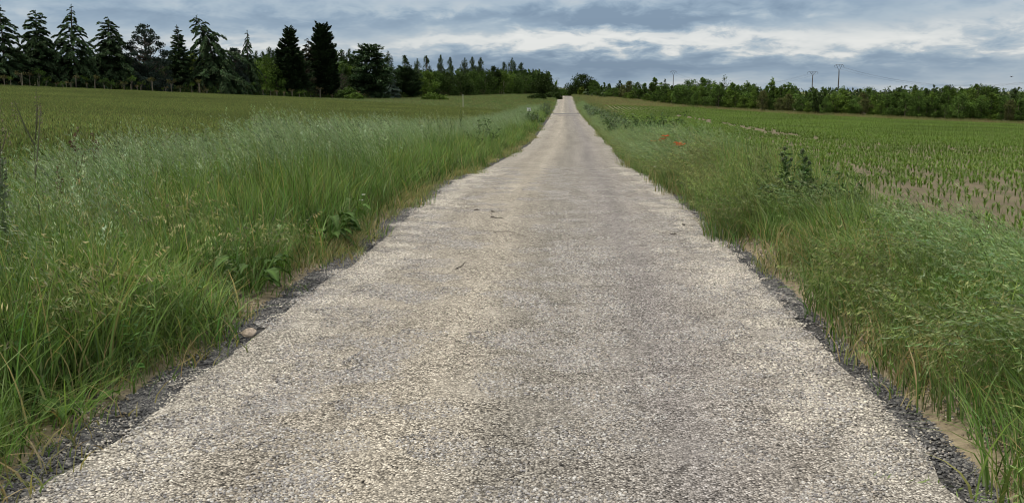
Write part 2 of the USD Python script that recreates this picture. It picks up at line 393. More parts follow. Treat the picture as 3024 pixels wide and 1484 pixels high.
def chip_material(name, ramp, dust, grit=85.0, track=None):
    """Chippings bedded in the surface: each voronoi cell a chip of its own tone, raised from the binder."""
    n = {'ge': ('geometry', {}), 'at': ('attribute', {'attribute': 'tone'}), 'su': ('separate_xyz', {}),
         'wr': ('noise_texture', {'scale': 60.0, 'detail': 2.0}), 'wa': ('vector_math', {'math_type': 'multiply_add', 'vector2': (0.012, 0.012, 0.0)}),
         'vo': ('voronoi_texture', {'scale': grit}), 'vs': ('separate_color', {}), 'ra': ('rgb_ramp', {'ramp': ramp}),
         'dk': ('map_range', {'from_min': 0.25, 'from_max': 0.75, 'to_min': 1.12, 'to_max': 0.30}),
         'n1': ('noise_texture', {'scale': 0.55, 'detail': 5.0, 'roughness': 0.62}), 'm1': ('map_range', {'from_min': 0.3, 'from_max': 0.7, 'to_min': 0.91, 'to_max': 1.09}),
         'q3': ('mapping', {'scale': (1.0, 0.45, 1.0)}), 'n3': ('noise_texture', {'scale': 24.0, 'detail': 4.0, 'roughness': 0.8}), 'm3': ('map_range', {'from_min': 0.3, 'from_max': 0.7, 'to_min': 0.62, 'to_max': 1.34}),
         'mu': ('math', {'math_type': 'multiply'}), 'mv': ('math', {'math_type': 'multiply'}), 'sc': ('vector_math', {'math_type': 'scale'}),
         'du': ('mix_color', {'b': dust}), 'n2': ('noise_texture', {'scale': 1.3, 'detail': 6.0, 'roughness': 0.65}), 'm2': ('map_range', {'from_min': 0.48, 'from_max': 0.74, 'to_min': 0.03, 'to_max': 0.6, 'clamp': True}),
         'b': ('bump', {'invert': True, 'strength': 0.9, 'distance': 0.006}), 'p': ('principled_bsdf', {'roughness': 0.9, 'specular_ior_level': 0.15})}
    l = [('ge.position', 'wr.vector'), ('wr.color', 'wa.vector1'), ('ge.position', 'wa.vector3'), ('wa.vector', 'vo.vector'), ('vo.color', 'vs.color'), ('vs.r', 'ra.fac'),
         ('vo.distance', 'dk.value'), ('ge.position', 'n1.vector'), ('n1.fac', 'm1.value'), ('ge.position', 'q3.vector'), ('q3.vector', 'n3.vector'), ('n3.fac', 'm3.value'),
         ('m1.result', 'mu.value1'), ('m3.result', 'mu.value2'), ('mu.value', 'mv.value1'), ('dk.result', 'mv.value2'),
         ('ra.color', 'sc.vector1'), ('mv.value', 'sc.scale'), ('sc.vector', 'du.a'), ('ge.position', 'n2.vector'), ('n2.fac', 'm2.value'), ('m2.result', 'du.fac'),
         ('du.result', 'p.base_color'), ('vo.distance', 'b.height'), ('b.normal', 'p.normal')]
    if track:
        # worn wheel tracks: fines and binder show through between the chippings there (u is the distance from the crown of the road)
        n['tr'] = ('rgb_ramp', {'ramp': track})
        n['tu'] = ('map_range', {'from_min': -2.0, 'from_max': 2.0, 'to_min': 0.0, 'to_max': 1.0})
        n['wn'] = ('math', {'math_type': 'multiply_add', 'value2': 0.5, 'value3': -0.25})
        n['wo'] = ('math', {'math_type': 'add'})
        n['tm'] = ('mix_color', {'blend_type': 'multiply', 'fac': 1.0})
        # long streaks drawn out by the wheels
        n['lm'] = ('mapping', {'scale': (3.2, 0.10, 1.0)}); n['ln'] = ('noise_texture', {'scale': 1.0, 'detail': 6.0, 'roughness': 0.62})
        n['lr'] = ('map_range', {'from_min': 0.3, 'from_max': 0.7, 'to_min': 0.80, 'to_max': 1.16}); n['ls'] = ('vector_math', {'math_type': 'scale'})
        l = [x for x in l if x != ('du.result', 'p.base_color')] + [('at.color', 'su.vector'), ('n1.fac', 'wn.value1'), ('su.x', 'wo.value1'), ('wn.value', 'wo.value2'), ('wo.value', 'tu.value'), ('tu.result', 'tr.fac'),
              ('du.result', 'tm.a'), ('tr.color', 'tm.b'), ('at.color', 'lm.vector'), ('lm.vector', 'ln.vector'), ('ln.fac', 'lr.value'), ('tm.result', 'ls.vector1'), ('lr.result', 'ls.scale'), ('ls.vector', 'p.base_color')]
    return usdkit.material(stage, '/World/Looks/' + name, n, l, surface='p.BSDF')

M_ROAD = chip_material('road_chippings', [(0.0, (0.09, 0.083, 0.075)), (0.3, (0.25, 0.232, 0.205)), (0.65, (0.42, 0.39, 0.345)), (0.92, (0.60, 0.57, 0.52)), (1.0, (0.70, 0.68, 0.63))], (0.35, 0.33, 0.298), 98.0,
                       [(0.0, (1.20, 1.19, 1.17)), (0.10, (1.12, 1.11, 1.08)), (0.22, (0.98, 0.95, 0.90)), (0.37, (1.18, 1.14, 1.06)), (0.50, (0.80, 0.79, 0.77)), (0.60, (0.88, 0.87, 0.87)), (0.70, (0.80, 0.79, 0.84)), (0.82, (0.99, 0.97, 0.97)), (0.91, (1.10, 1.09, 1.08)), (1.0, (1.18, 1.17, 1.17))])
M_SHOULDER = chip_material('dark_chippings', [(0.0, (0.035, 0.035, 0.038)), (0.5, (0.068, 0.068, 0.070)), (0.9, (0.13, 0.128, 0.125)), (1.0, (0.35, 0.33, 0.31))], (0.10, 0.095, 0.09), 75.0)
road = tag(obj('road', strip(-ROAD_W / 2, ROAD_W / 2, 26, 0.012, 0.03, 0.075, 21), M_ROAD, smooth=True), kind='structure')
tag(obj('dark_gravel_shoulder', strip(-2.14, -1.60, 5, 0.004, 0.0, 0.10, 31), M_SHOULDER, smooth=True), kind='structure')
tag(obj('dark_gravel_shoulder', strip(1.60, 2.15, 5, 0.004, 0.0, 0.10, 41), M_SHOULDER, smooth=True), kind='structure')

M_DARK_BAND = chip_material('darker_chippings', [(0.0, (0.10, 0.095, 0.095)), (0.5, (0.20, 0.19, 0.19)), (1.0, (0.32, 0.30, 0.29))], (0.20, 0.19, 0.185), 90.0)
_ry = ry
for y0, y1, u0, u1 in ((126.0, 132.5, -1.62, 1.66), (117.0, 119.5, -0.9, 1.5)):  # two thin sheets of darker tone across the road far ahead
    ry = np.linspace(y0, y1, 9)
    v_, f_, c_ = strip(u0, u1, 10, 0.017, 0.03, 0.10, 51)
    obj('dark_road_band', (v_, f_, c_), M_DARK_BAND, road, True)
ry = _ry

def surface(u, y):
    """Top of the road sheet."""
    return ROADZ(y) + 0.012 + 0.03 * (1 - (u / 1.9) ** 2)

# ------------------------------------------------------------------ loose chippings lying on the road: real stones in small patches
def stone_patch(seed, count, size, radii, cols, spread=None):
    r = rng_of(seed)
    g = Geo()
    ico = trimesh.creation.icosahedron()
    V, Fc = np.array(ico.vertices), np.array(ico.faces)
    for k in range(count):
        rad = r.uniform(*radii)
        v = V * (1 + 0.28 * r.uniform(-1, 1, (len(V), 1))) * rad * np.array([r.uniform(0.8, 1.35), r.uniform(0.7, 1.0), r.uniform(0.45, 0.75)])
        a = r.uniform(0, 2 * np.pi); b = r.normal(0, 0.25)
        R = np.array([[math.cos(a), -math.sin(a), 0], [math.sin(a), math.cos(a), 0], [0, 0, 1]]) @ np.array([[1, 0, 0], [0, math.cos(b), -math.sin(b)], [0, math.sin(b), math.cos(b)]])
        p = r.uniform(-size / 2, size / 2, 2)
        c = cols[r.integers(len(cols))]
        g.add(v @ R.T + [p[0], p[1], rad * 0.25], Fc, np.asarray(c) * r.uniform(0.8, 1.15))
    return g

BEIGE = [(0.37, 0.345, 0.305), (0.30, 0.28, 0.25), (0.22, 0.205, 0.19), (0.46, 0.435, 0.395), (0.33, 0.30, 0.255), (0.13, 0.12, 0.11), (0.38, 0.33, 0.27), (0.27, 0.255, 0.25), (0.17, 0.16, 0.15), (0.52, 0.50, 0.46)]
PALE = [(0.60, 0.56, 0.49), (0.50, 0.465, 0.40), (0.66, 0.62, 0.55), (0.42, 0.39, 0.34), (0.34, 0.31, 0.28), (0.25, 0.235, 0.22)]
DARK = [(0.045, 0.045, 0.048), (0.07, 0.07, 0.073), (0.10, 0.10, 0.10), (0.055, 0.055, 0.058), (0.14, 0.138, 0.135), (0.20, 0.19, 0.175)]

def scatter_road(name, protos, u0, u1, d0, d1, per_m2, seed, label, cat, weight=None, lift=0.0, surf=surface, sc=(0.85, 1.15)):
    r = rng_of(seed)
    nn = int((d1 - d0) * (u1 - u0) * per_m2)
    u, y = r.uniform(u0, u1, nn), r.uniform(d0, d1, nn)
    keep = np.ones(nn, bool) if weight is None else r.uniform(size=nn) < weight(u, y)
    u, y = u[keep], y[keep]
    x = u + ROADX(y)
    z = surf(u, y) + lift
    return instancer(name, protos, M_STONE, np.stack([x, y, z], 1), r.uniform(0, 2 * np.pi, len(u)), r.uniform(*sc, len(u)), r.integers(len(protos), size=len(u)), label, cat)

beige = [stone_patch(100 + k, 320, 0.30, (0.0037, 0.0080), [(a_ * .99, b_ * 1.01, c_ * 1.06) for a_, b_, c_ in BEIGE]) for k in range(6)]
pale = [stone_patch(120 + k, 170, 0.26, (0.0038, 0.0082), PALE) for k in range(4)]
dark = [stone_patch(140 + k, 210, 0.24, (0.0055, 0.0105), DARK + ([PALE[1]] if k < 1 else [])) for k in range(4)]
nz = lambda u, y, s, k: meshkit.fbm(np.stack([u * s, y * s, 0 * u], -1), 3, k)
wheel = lambda u: 1 - 0.9 * np.exp(-((u + 0.5) / 0.34) ** 2) - 0.55 * np.exp(-((u - 0.8) / 0.34) ** 2)
scatter_road('road_chippings', beige, -1.78, 1.78, 2.6, 26, 15, 61, 'small beige and grey chippings strewn over the lane between its wheel tracks', 'gravel', lambda u, y: np.clip((wheel(u) - 0.1) * (0.35 + 1.1 * nz(u, y, 0.9, 3)), 0.05, 1) * np.clip(1.35 - y / 26, 0.2, 1), -0.001)
scatter_road('pale_chippings', pale, -2.02, 2.02, 2.6, 26, 34, 62, 'loose white chippings banked along both edges of the lane', 'gravel',
             lambda u, y: np.clip((np.abs(u) - 1.05) / 0.55, 0, 1) ** 2 * np.clip(1.0 - (np.abs(u) - 1.66) / 0.16, 0.03, 1) * np.clip(2.1 * nz(u, y, 1.1, 6) - 0.35, 0.1, 1), 0.0)
litter = [stone_patch(160 + k, 90, 0.30, (0.003, 0.011), [(.30, .26, .19), (.22, .18, .12), (.40, .36, .29), (.16, .13, .09), (.10, .095, .09)]) for k in range(3)]
bank = lambda u, y: land(u + ROADX(y), y)
scatter_road('soil_crumbs', litter, -2.75, -2.12, 2.4, 20, 26, 65, 'tan soil crumbs and grit under the left verge edge', 'soil', None, -0.001, bank)
scatter_road('soil_crumbs', litter, 2.12, 2.75, 2.4, 20, 26, 66, 'tan soil crumbs and grit under the right verge edge', 'soil', None, -0.001, bank)
shoulder_surf = lambda u, y: ROADZ(y) + 0.006
scatter_road('dark_chippings', dark, -2.22, -1.76, 2.6, 24, 60, 63, 'dark grey chippings along the left edge of the lane', 'gravel', lambda u, y: np.clip(2.4 * nz(u, y, 1.2, 8) - 0.35, 0.15, 1) * np.clip((2.16 - np.abs(u)) / 0.12, 0.1, 1), 0.002, shoulder_surf)
scatter_road('dark_chippings', dark, 1.76, 2.22, 2.6, 24, 60, 64, 'dark grey chippings along the right edge of the lane', 'gravel', lambda u, y: np.clip(2.4 * nz(u, y, 1.2, 9) - 0.35, 0.15, 1) * np.clip((2.16 - np.abs(u)) / 0.12, 0.1, 1), 0.002, shoulder_surf)

# ------------------------------------------------------------------ grasses and crops
WIND = math.radians(175)                                           # heads lean to the left
GREEN = np.array([0.098, 0.168, 0.046]); BLUEG = np.array([0.200, 0.256, 0.140]); STRAW = np.array([0.29, 0.25, 0.12]); OLIVE = np.array([0.135, 0.155, 0.058]); YELG = np.array([0.125, 0.195, 0.050])

def disc(r, n, rad):
    a, q = r.uniform(0, 2 * np.pi, n), rad * np.sqrt(r.uniform(0, 1, n))
    return np.stack([q * np.cos(a), q * np.sin(a), np.zeros(n) - 0.02], 1)

def az_of(r, n, spread):
    return WIND + r.normal(0, spread, n)

def blade_patch(seed, n, rad, h, w, colr, lean=(0.2, 1.0), straw=0.05, segs=4, spread=1.6):
    r = rng_of(seed); g = Geo()
    base = disc(r, n, rad)
    col = vary(r, colr, n, 0.36, 0.08)
    pale_ = r.uniform(size=n) < 0.10
    col[pale_] = vary(r, np.array([0.17, 0.23, 0.085]), pale_.sum(), 0.2)
    dry = r.uniform(size=n) < straw
    col[dry] = vary(r, STRAW, dry.sum(), 0.2)
    tip = col * np.array([1.25, 1.15, 1.0])
    blades(g, base, r.uniform(*h, n) * r.uniform(0.75, 1.0, n), az_of(r, n, spread), r.uniform(*lean, n), r.uniform(*w, n), col, segs, 1.4, tip=tip, twist=r.uniform(0, np.pi, n))
    return g

def panicle_patch(seed, nb, ns, rad, h, headcol, stemcol, bladecol, nsp=22, spl=(0.020, 0.040), spw=0.0056, lean=(0.1, 0.55), nod=0.9, headlen=0.26, openness=0.034, blade_h=(0.35, 0.7), align=1.0):
    r = rng_of(seed)
    g = blade_patch(seed + 1, nb, rad, blade_h, (0.004, 0.008), bladecol, (0.2, 1.2), 0.06)
    base = disc(r, ns, rad)
    hh = r.uniform(*h, ns)
    az, ln = az_of(r, ns, 0.55), r.uniform(*lean, ns) * (1 + nod)
    c, ang = blades(g, base, hh, az, ln, np.full(ns, 0.0022), vary(r, stemcol, ns, 0.15), 5, 2.2, twist=r.uniform(0, np.pi, ns))
    # spikelets hang round the top of each stem
    k = ns * nsp
    t = 1 - (headlen / np.repeat(hh, nsp)) * r.uniform(0, 1, k)
    ti = np.clip(t * 5, 0, 4.999); lo = ti.astype(int); fr = (ti - lo)[:, None]
    idx = np.repeat(np.arange(ns), nsp)
    p = c[idx, lo] * (1 - fr) + c[idx, lo + 1] * fr
    sw = r.uniform(0, 2 * np.pi, k)
    tang = unit(c[idx, lo + 1] - c[idx, lo])
    off = np.stack([np.cos(sw), np.sin(sw), 0 * sw], 1) * (openness * r.uniform(0.1, 1, k) * (0.35 + (1 - t) * np.repeat(hh, nsp) / headlen))[:, None]
    wv = np.array([math.cos(WIND), math.sin(WIND), 0])
    off = off + wv * openness * 0.7
    p = p + off + np.array([0, 0, -0.012])
    d = unit(tang * align + off * 6 + np.stack([r.normal(0, 0.22, k), r.normal(0, 0.22, k), (align < 0.5) * -0.5 + r.normal(0, 0.3, k)], 1))
    col = vary(r, headcol, ns, 0.36, 0.08)[idx] * r.uniform(0.85, 1.2, (k, 1))
    diamonds(g, p, d, r.normal(size=(k, 3)), r.uniform(*spl, k), np.full(k, spw) * r.uniform(0.8, 1.2, k), col)
    return g

def leaf_patch(seed, n, rad, h, size, colr):
    r = rng_of(seed); g = Geo()
    base = disc(r, n // 8, rad)
    hh = r.uniform(*h, len(base))
    blades(g, base, hh, r.uniform(0, 6.28, len(base)), r.uniform(0.05, 0.5, len(base)), np.full(len(base), 0.004), vary(r, colr, len(base)) * 0.8, 3, 1.2)
    k = np.repeat(np.arange(len(base)), 8)
    t = r.uniform(0.25, 1.05, len(k))
    sw = r.uniform(0, 2 * np.pi, len(k))
    d = np.stack([np.cos(sw), np.sin(sw), r.normal(0.15, 0.35, len(k))], 1)
    L = r.uniform(*size, len(k)) * (1.25 - 0.6 * t)
    p = base[k] + np.stack([0 * t, 0 * t, hh[k] * t], 1) + unit(d) * L[:, None] * 0.5
    diamonds(g, p, d, np.array([0, 0, 1.0]) + r.normal(0, 0.3, (len(k), 3)), L, L * 0.42, vary(r, colr, len(k), 0.2), 0.12)
    return g

def scatter(name, protos, mat, u, y, label, cat, seed, sc=(0.8, 1.2), scz=None, spin=0.5, full=False, hn=0.0):
    r = rng_of(seed)
    x = u + ROADX(y)
    z = land(x, y)
    nn = len(u)
    s = r.uniform(*sc, nn)
    h = s if scz is None else r.uniform(*scz, nn)
    if hn:
        h = h * (1 - hn + 2 * hn * meshkit.fbm(np.stack([x * 0.55, y * 0.55, 0 * x], -1), 3, seed))
    low = np.where(u > 0, 0.72, 0.45)
    h = h * np.clip(low + (1 - low) * (np.abs(u) - 2.1) / 0.6, low, 1)
    yaw = r.uniform(0, 2 * np.pi, nn) if full else r.normal(0, spin, nn)
    return instancer(name, protos, mat, np.stack([x, y, z], 1), yaw, np.stack([s, s, h], 1), r.integers(len(protos), size=nn), label, cat)

def strew(seed, u0, u1, y0, y1, dens, weight=None, fall=None):
    """Random spots in a strip; dens per square metre close by, falling as the strip recedes."""
    r = rng_of(seed)
    nn = int((u1 - u0) * (y1 - y0) * dens)
    u, y = r.uniform(u0, u1, nn), r.uniform(y0, y1, nn)
    w = np.ones(nn) if weight is None else weight(u, y)
    if fall is not None:
        w = w * np.clip(fall / np.maximum(y, 1), 0.12, 1)
    k = r.uniform(size=nn) < w
    return u[k], y[k]

green = [blade_patch(200 + k, 120, 0.26, (0.35, 0.78), (0.005, 0.011), [GREEN, YELG, GREEN * 0.9][k % 3], (0.2, 1.5)) for k in range(5)]
fine = [blade_patch(210 + k, 190, 0.27, (0.30, 0.72), (0.003, 0.006), [GREEN * 1.1, YELG * 1.1, GREEN * np.array([.85, .95, .9])][k % 3], (0.3, 1.8)) for k in range(4)]
oat = [panicle_patch(220 + k, 70, 44, 0.28, (0.70, 1.10), BLUEG, GREEN * 1.1, GREEN, nsp=17, lean=(0.2, 0.6), headlen=0.32) for k in range(5)]
oat_right = [panicle_patch(240 + k, 60, 36, 0.28, (0.6, 0.9), BLUEG * np.array([0.95, 0.98, 0.88]), GREEN, GREEN, nsp=15, lean=(0.35, 1.0), headlen=0.3) for k in range(4)]
brome = [panicle_patch(260 + k, 60, 36, 0.24, (0.42, 0.72), [OLIVE * np.array([.95, 1.1, .9]), OLIVE * 1.2, np.array([0.16, 0.145, 0.065])][k % 3], OLIVE, GREEN * 0.9, nsp=12, spl=(0.02, 0.038), spw=0.0045, lean=(0.4, 1.0), nod=0.8, headlen=0.2, openness=0.03, blade_h=(0.25, 0.5), align=0.3) for k in range(5)]
short = [blade_patch(280 + k, 70, 0.20, (0.06, 0.24), (0.003, 0.006), [GREEN, OLIVE, STRAW * 0.7][k % 3], (0.3, 1.4), 0.35, 3) for k in range(5)]
weeds = [leaf_patch(300 + k, 190, 0.24, (0.15, 0.5), (0.03, 0.085), [GREEN * 0.75, GREEN * np.array([0.8, 0.95, 0.9])][k % 2]) for k in range(4)]

LV = lambda y: 4.75 + 0 * y                                        # outer edge of the left verge
bn = lambda u, y, s, k: np.clip(3.2 * meshkit.fbm(np.stack([u * s, y * s, 0 * u], -1), 3, k) - 1.1, 0, 1)
edge_in = lambda u, y, a, k: np.clip((np.abs(u) - a - 0.45 * (meshkit.fbm(np.stack([y * 0.8, 0 * y + k, 0 * y], -1), 3, k) - 0.5) * 2) / 0.25, 0, 1)

u, y = strew(401, -5.0, -2.15, 2.2, 150, 17, lambda u, y: edge_in(u, y, 2.30, 1), 22)
scatter('verge_grass', green, M_GRASS, u, y, 'tall bright green grass on the left verge between the lane and the wheat', 'grass', 402, (0.9, 1.35), (0.95, 1.48), 0.6, False, 0.5)
u, y = strew(430, -4.4, -2.2, 2.2, 10.5, 16, lambda u, y: edge_in(u, y, 2.30, 1) * np.clip((10.5 - y) / 4, 0, 1))
scatter('verge_grass', fine, M_GRASS, u, y, 'fine tangled grass in the left verge nearest the camera', 'grass', 431, (0.85, 1.3), (0.7, 1.15), 1.4, True, 0.3)
u, y = strew(432, 2.1, 3.8, 2.2, 12, 16, lambda u, y: edge_in(u, y, 2.20, 2) * np.clip((12 - y) / 4, 0, 1))
scatter('verge_grass', fine, M_GRASS, u, y, 'fine tangled grass in the right verge nearest the camera', 'grass', 433, (0.85, 1.3), (0.6, 0.95), 1.4, True, 0.3)
u, y = strew(403, -5.1, -2.5, 2.4, 140, 11, lambda u, y: np.clip((-u - 2.5) / 0.6, 0, 1) * (0.12 + 0.88 * bn(u, y, 0.6, 4)), 26)
scatter('feathery_oat_grass', oat, M_GRASS, u, y, 'blue green feathery oat heads bending over the left verge', 'grass', 404, (0.9, 1.25), (0.92, 1.25), 0.4, False, 0.3)
u, y = strew(405, -2.75, -2.06, 2.2, 80, 44, lambda u, y: (0.3 + 0.7 * bn(u, y, 1.0, 5)) * np.clip((np.abs(u) - 1.95) / 0.2, 0.05, 1), 14)
scatter('edge_grass', short, M_GRASS, u, y, 'short dry grass tufts at the left edge of the lane', 'grass', 406, (1.0, 2.0), None, 1.5, True)
u, y = strew(409, -4.6, -2.25, 2.4, 9.0, 7, lambda u, y: bn(u, y, 0.8, 12))
pale_brome = [panicle_patch(270 + k, 40, 26, 0.26, (0.5, 0.85), [np.array([.27, .26, .13]), np.array([.22, .24, .12])][k % 2], OLIVE, GREEN, nsp=9, spl=(0.03, 0.05), spw=0.0055, lean=(0.4, 1.1), nod=0.8, headlen=0.22, openness=0.04, blade_h=(0.3, 0.6), align=0.3) for k in range(3)]
scatter('brome_grass', pale_brome, M_GRASS, u, y, 'straw tinted nodding brome heads in the left grass near the camera', 'grass', 410, (0.9, 1.3), (0.95, 1.3), 1.2, True, 0.2)
u, y = strew(407, -4.3, -2.25, 2.6, 8.0, 14, lambda u, y: bn(u, y, 0.7, 6) * np.clip((7.6 - y) / 2.5, 0, 1))
scatter('leafy_weeds', weeds, M_LEAF, u, y, 'low leafy weeds growing in the grass near the bottom left corner', 'weeds', 408, (1.0, 1.5), (1.1, 1.7), 1.5, True)

u, y = strew(411, 2.0, 3.5, 2.4, 150, 26, lambda u, y: (0.25 + 0.75 * bn(u, y, 0.9, 15)) * edge_in(u, y, 2.24, 2) * np.clip(1.2 - 0.9 * ((y > 5) & (y < 26) & (u < 3) & (y > 13)), 0.3, 1), 22)
scatter('verge_grass', green, M_GRASS, u, y, 'bright green grass on the right verge between the lane and the maize', 'grass', 412, (0.9, 1.35), (0.75, 1.15), 0.6, False, 0.55)
u, y = strew(423, 1.95, 2.75, 2.6, 7.2, 11, lambda u, y: np.clip(3.4 * meshkit.fbm(np.stack([y * 0.9, 0 * y, 0 * y], -1), 3, 33) - 1.0, 0.05, 1) * np.clip((u - 1.9) / 0.3, 0.1, 1))
scatter('brome_grass', brome, M_GRASS, u, y, 'brownish nodding grass overhanging the lane near the bottom right corner', 'grass', 424, (1.0, 1.35), (0.85, 1.15), 0.5, False, 0.2)
u, y = strew(413, 2.3, 3.95, 2.6, 10.5, 22, lambda u, y: np.clip((u - 2.25) / 0.5, 0, 1) * (0.15 + 0.85 * bn(u, y, 0.8, 7)) * np.clip((10.5 - y) / 2, 0, 1) * np.clip((4.1 - u) / 0.5, 0.1, 1))
scatter('feathery_oat_grass', oat_right, M_GRASS, u, y, 'grey green feathery oat heads massed near the right edge of the photo', 'grass', 414, (0.9, 1.25), (0.75, 1.05), 0.5, False, 0.4)
u, y = strew(421, 2.05, 3.5, 15, 175, 15, lambda u, y: (0.25 + 0.75 * bn(u, y, 0.35, 11)) * np.clip((y - 14) / 8, 0, 1), 70)
scatter('feathery_oat_grass', oat_right, M_GRASS, u, y, 'grey green feathery grass on the right verge farther along the lane', 'grass', 422, (0.95, 1.3), (0.85, 1.3), 0.8, False, 0.5)
u, y = strew(415, 1.92, 3.5, 2.4, 150, 22, lambda u, y: np.clip((u - 1.88) / 0.2, 0, 1) * np.where(y > 10, np.clip((3.5 - u) / 0.5, 0, 1) * (0.35 + 0.65 * bn(u, y, 0.6, 8)), 0.2 * (u < 2.55) * bn(u, y, 0.9, 9)), 30)
scatter('brome_grass', brome, M_GRASS, u, y, 'olive brown nodding brome grass leaning over the right edge of the lane', 'grass', 416, (0.95, 1.35), (0.9, 1.35), 0.8, False, 0.5)
u, y = strew(417, 2.06, 2.75, 2.2, 80, 44, lambda u, y: (0.15 + 0.85 * bn(u, y, 1.0, 10)) * np.clip((np.abs(u) - 1.95) / 0.2, 0.05, 1), 14)
scatter('edge_grass', short, M_GRASS, u, y, 'short dry grass tufts at the right edge of the lane', 'grass', 418, (1.0, 2.0), None, 1.5, True)

for sd_, sgn, lab in ((441, -1, 'left'), (442, 1, 'right')):
    u, y = strew(sd_, 1.72, 2.12, 14, 120, 7, lambda u, y: np.clip(4.2 * meshkit.fbm(np.stack([y * 0.45, 0 * y + sd_, 0 * y], -1), 3, sd_) - 2.0, 0, 1) * np.clip((u - 1.6) / 0.35, 0, 1), 45)
    scatter('edge_grass', short, M_GRASS, u * sgn, y, f'grass tufts creeping onto the {lab} edge of the lane farther ahead', 'grass', sd_ + 10, (1.1, 2.2), (2.2, 4.2), 1.5, True)
# ---- wheat on the left
def wheat_patch(seed, n=250, size=1.0):
    r = rng_of(seed); g = Geo()
    base = np.stack([r.uniform(-size / 2, size / 2, n), r.uniform(-size / 2, size / 2, n), np.zeros(n)], 1)
    hh = r.uniform(0.50, 0.68, n)
    az = az_of(r, n, 1.2); ln = r.uniform(0.02, 0.35, n)
    c, _ = blades(g, base, hh, az, ln, np.full(n, 0.0045), vary(r, (0.095, 0.14, 0.036), n, 0.3), 2, 1.5, twist=r.uniform(0, np.pi, n))
    tip = c[:, -1]
    d = unit(c[:, -1] - c[:, -2] + r.normal(0, 0.05, (n, 3)))
    diamonds(g, tip + d * 0.03, d, r.normal(size=(n, 3)), r.uniform(0.07, 0.10, n), np.full(n, 0.013), vary(r, (0.140, 0.160, 0.052), n, 0.45, 0.10))
    k = np.repeat(np.arange(n), 1)
    t = r.uniform(0.45, 0.9, len(k))
    sw = r.uniform(0, 2 * np.pi, len(k))
    dd = np.stack([np.cos(sw), np.sin(sw), r.uniform(-0.3, 0.8, len(k))], 1)
    p = base[k] * (1 - 0) + np.stack([0 * t, 0 * t, hh[k] * t], 1)
    diamonds(g, p + unit(dd) * 0.07, dd, np.array([0, 0, 1.0]) + r.normal(0, 0.4, (len(k), 3)), r.uniform(0.12, 0.18, len(k)), np.full(len(k), 0.011), vary(r, (0.085, 0.13, 0.03), len(k), 0.2))
    return g
wheat = [wheat_patch(500 + k) for k in range(4)]

def tree_line(px):
    """Distance ahead of the nursery's front row for a pixel column."""
    return np.interp(px, [-200, 0, 300, 600, 900, 1100, 1350, 1600], [116, 122, 134, 147, 166, 186, 232, 285])

def cells(x0, x1, y0, y1, s, seed):
    r = rng_of(seed)
    gx_, gy_ = np.meshgrid(np.arange(x0, x1, s), np.arange(y0, y1, s), indexing='ij')
    x, y = gx_.ravel() + r.uniform(-0.3, 0.3, gx_.size) * s, gy_.ravel() + r.uniform(-0.3, 0.3, gx_.size) * s
    px, py, d = to_px_many(x, y)
    k = (d > 2) & (px > -160) & (px < 3190)
    return x[k], y[k], px[k], d[k]

def to_px_many(x, y):
    v = np.stack([x, y, land(x, y)], -1) - EYE
    z = np.maximum(v @ LOOK, 0.1)
    return CX + F * (v @ RIGHT) / z, CY - F * (v @ UP) / z, v @ FWD

def place(name, protos, mat, x, y, label, cat, seed, sc, scz, spin=0.4, full=False):
    r = rng_of(seed)
    nn = len(x)
    s, h = r.uniform(*sc, nn), r.uniform(*scz, nn)
    yaw = r.uniform(0, 2 * np.pi, nn) if full else r.normal(0, spin, nn)
    return instancer(name, protos, mat, np.stack([x, y, land(x, y)], 1), yaw, np.stack([s, s, h], 1), r.integers(len(protos), size=nn), label, cat)

x, y, px, d = cells(-80, -4.2, 6, 190, 0.95, 510)
uw = x - ROADX(y)
k = (uw < -4.7 - 0.25 * np.sin(y * 0.9)) & (d < np.minimum(tree_line(px) - 3.0, np.interp(px, [700, 1000, 1500], [170, 128, 108])))
place('wheat_crop', wheat, M_CROP, x[k], y[k], 'even olive green ears of wheat filling the field on the left', 'wheat', 511, (1.0, 1.15), (0.9, 1.08), 0.4)

# ---- rough meadow beyond the wheat and along the plantation foot
meadow = [panicle_patch(520 + k, 110, 40, 0.55, (0.35, 0.6), c, OLIVE, c2, nsp=8, spl=(0.03, 0.06), spw=0.012, headlen=0.18, blade_h=(0.2, 0.45)) for k, (c, c2) in
          enumerate([(OLIVE * 1.2, GREEN), (OLIVE * 1.1, GREEN * 0.9), (np.array([0.17, 0.15, 0.06]), OLIVE), (GREEN, GREEN)])]
tan_meadow = [panicle_patch(530 + k, 110, 50, 0.6, (0.3, 0.6), c, STRAW * 0.8, c2, nsp=8, spl=(0.03, 0.06), spw=0.012, headlen=0.2, blade_h=(0.2, 0.45)) for k, (c, c2) in
              enumerate([(STRAW * .8, STRAW * 0.6), (STRAW * 0.7, OLIVE), (OLIVE * 1.2, GREEN)])]
x, y, px, d = cells(-70, 0, 95, 330, 0.85, 540)
k = (d > np.minimum(tree_line(px) - 3.5, np.interp(px, [700, 1000, 1500], [169, 127, 107]))) & (d < tree_line(px) + 8) & (x - ROADX(y) < -4.6) & (px < 1660)
place('meadow_grass', meadow, M_GRASS, x[k], y[k], 'rough brownish meadow grass between the wheat and the nursery trees', 'grass', 541, (1.0, 1.5), (0.9, 1.5))

def wood_line(px):
    """Distance ahead of the plantation's front row for a pixel column on the right."""
    return np.interp(px, [1690, 1750, 1830, 2000, 2330, 2700, 3000, 3300], [285, 262, 235, 195, 165, 152, 146, 140])

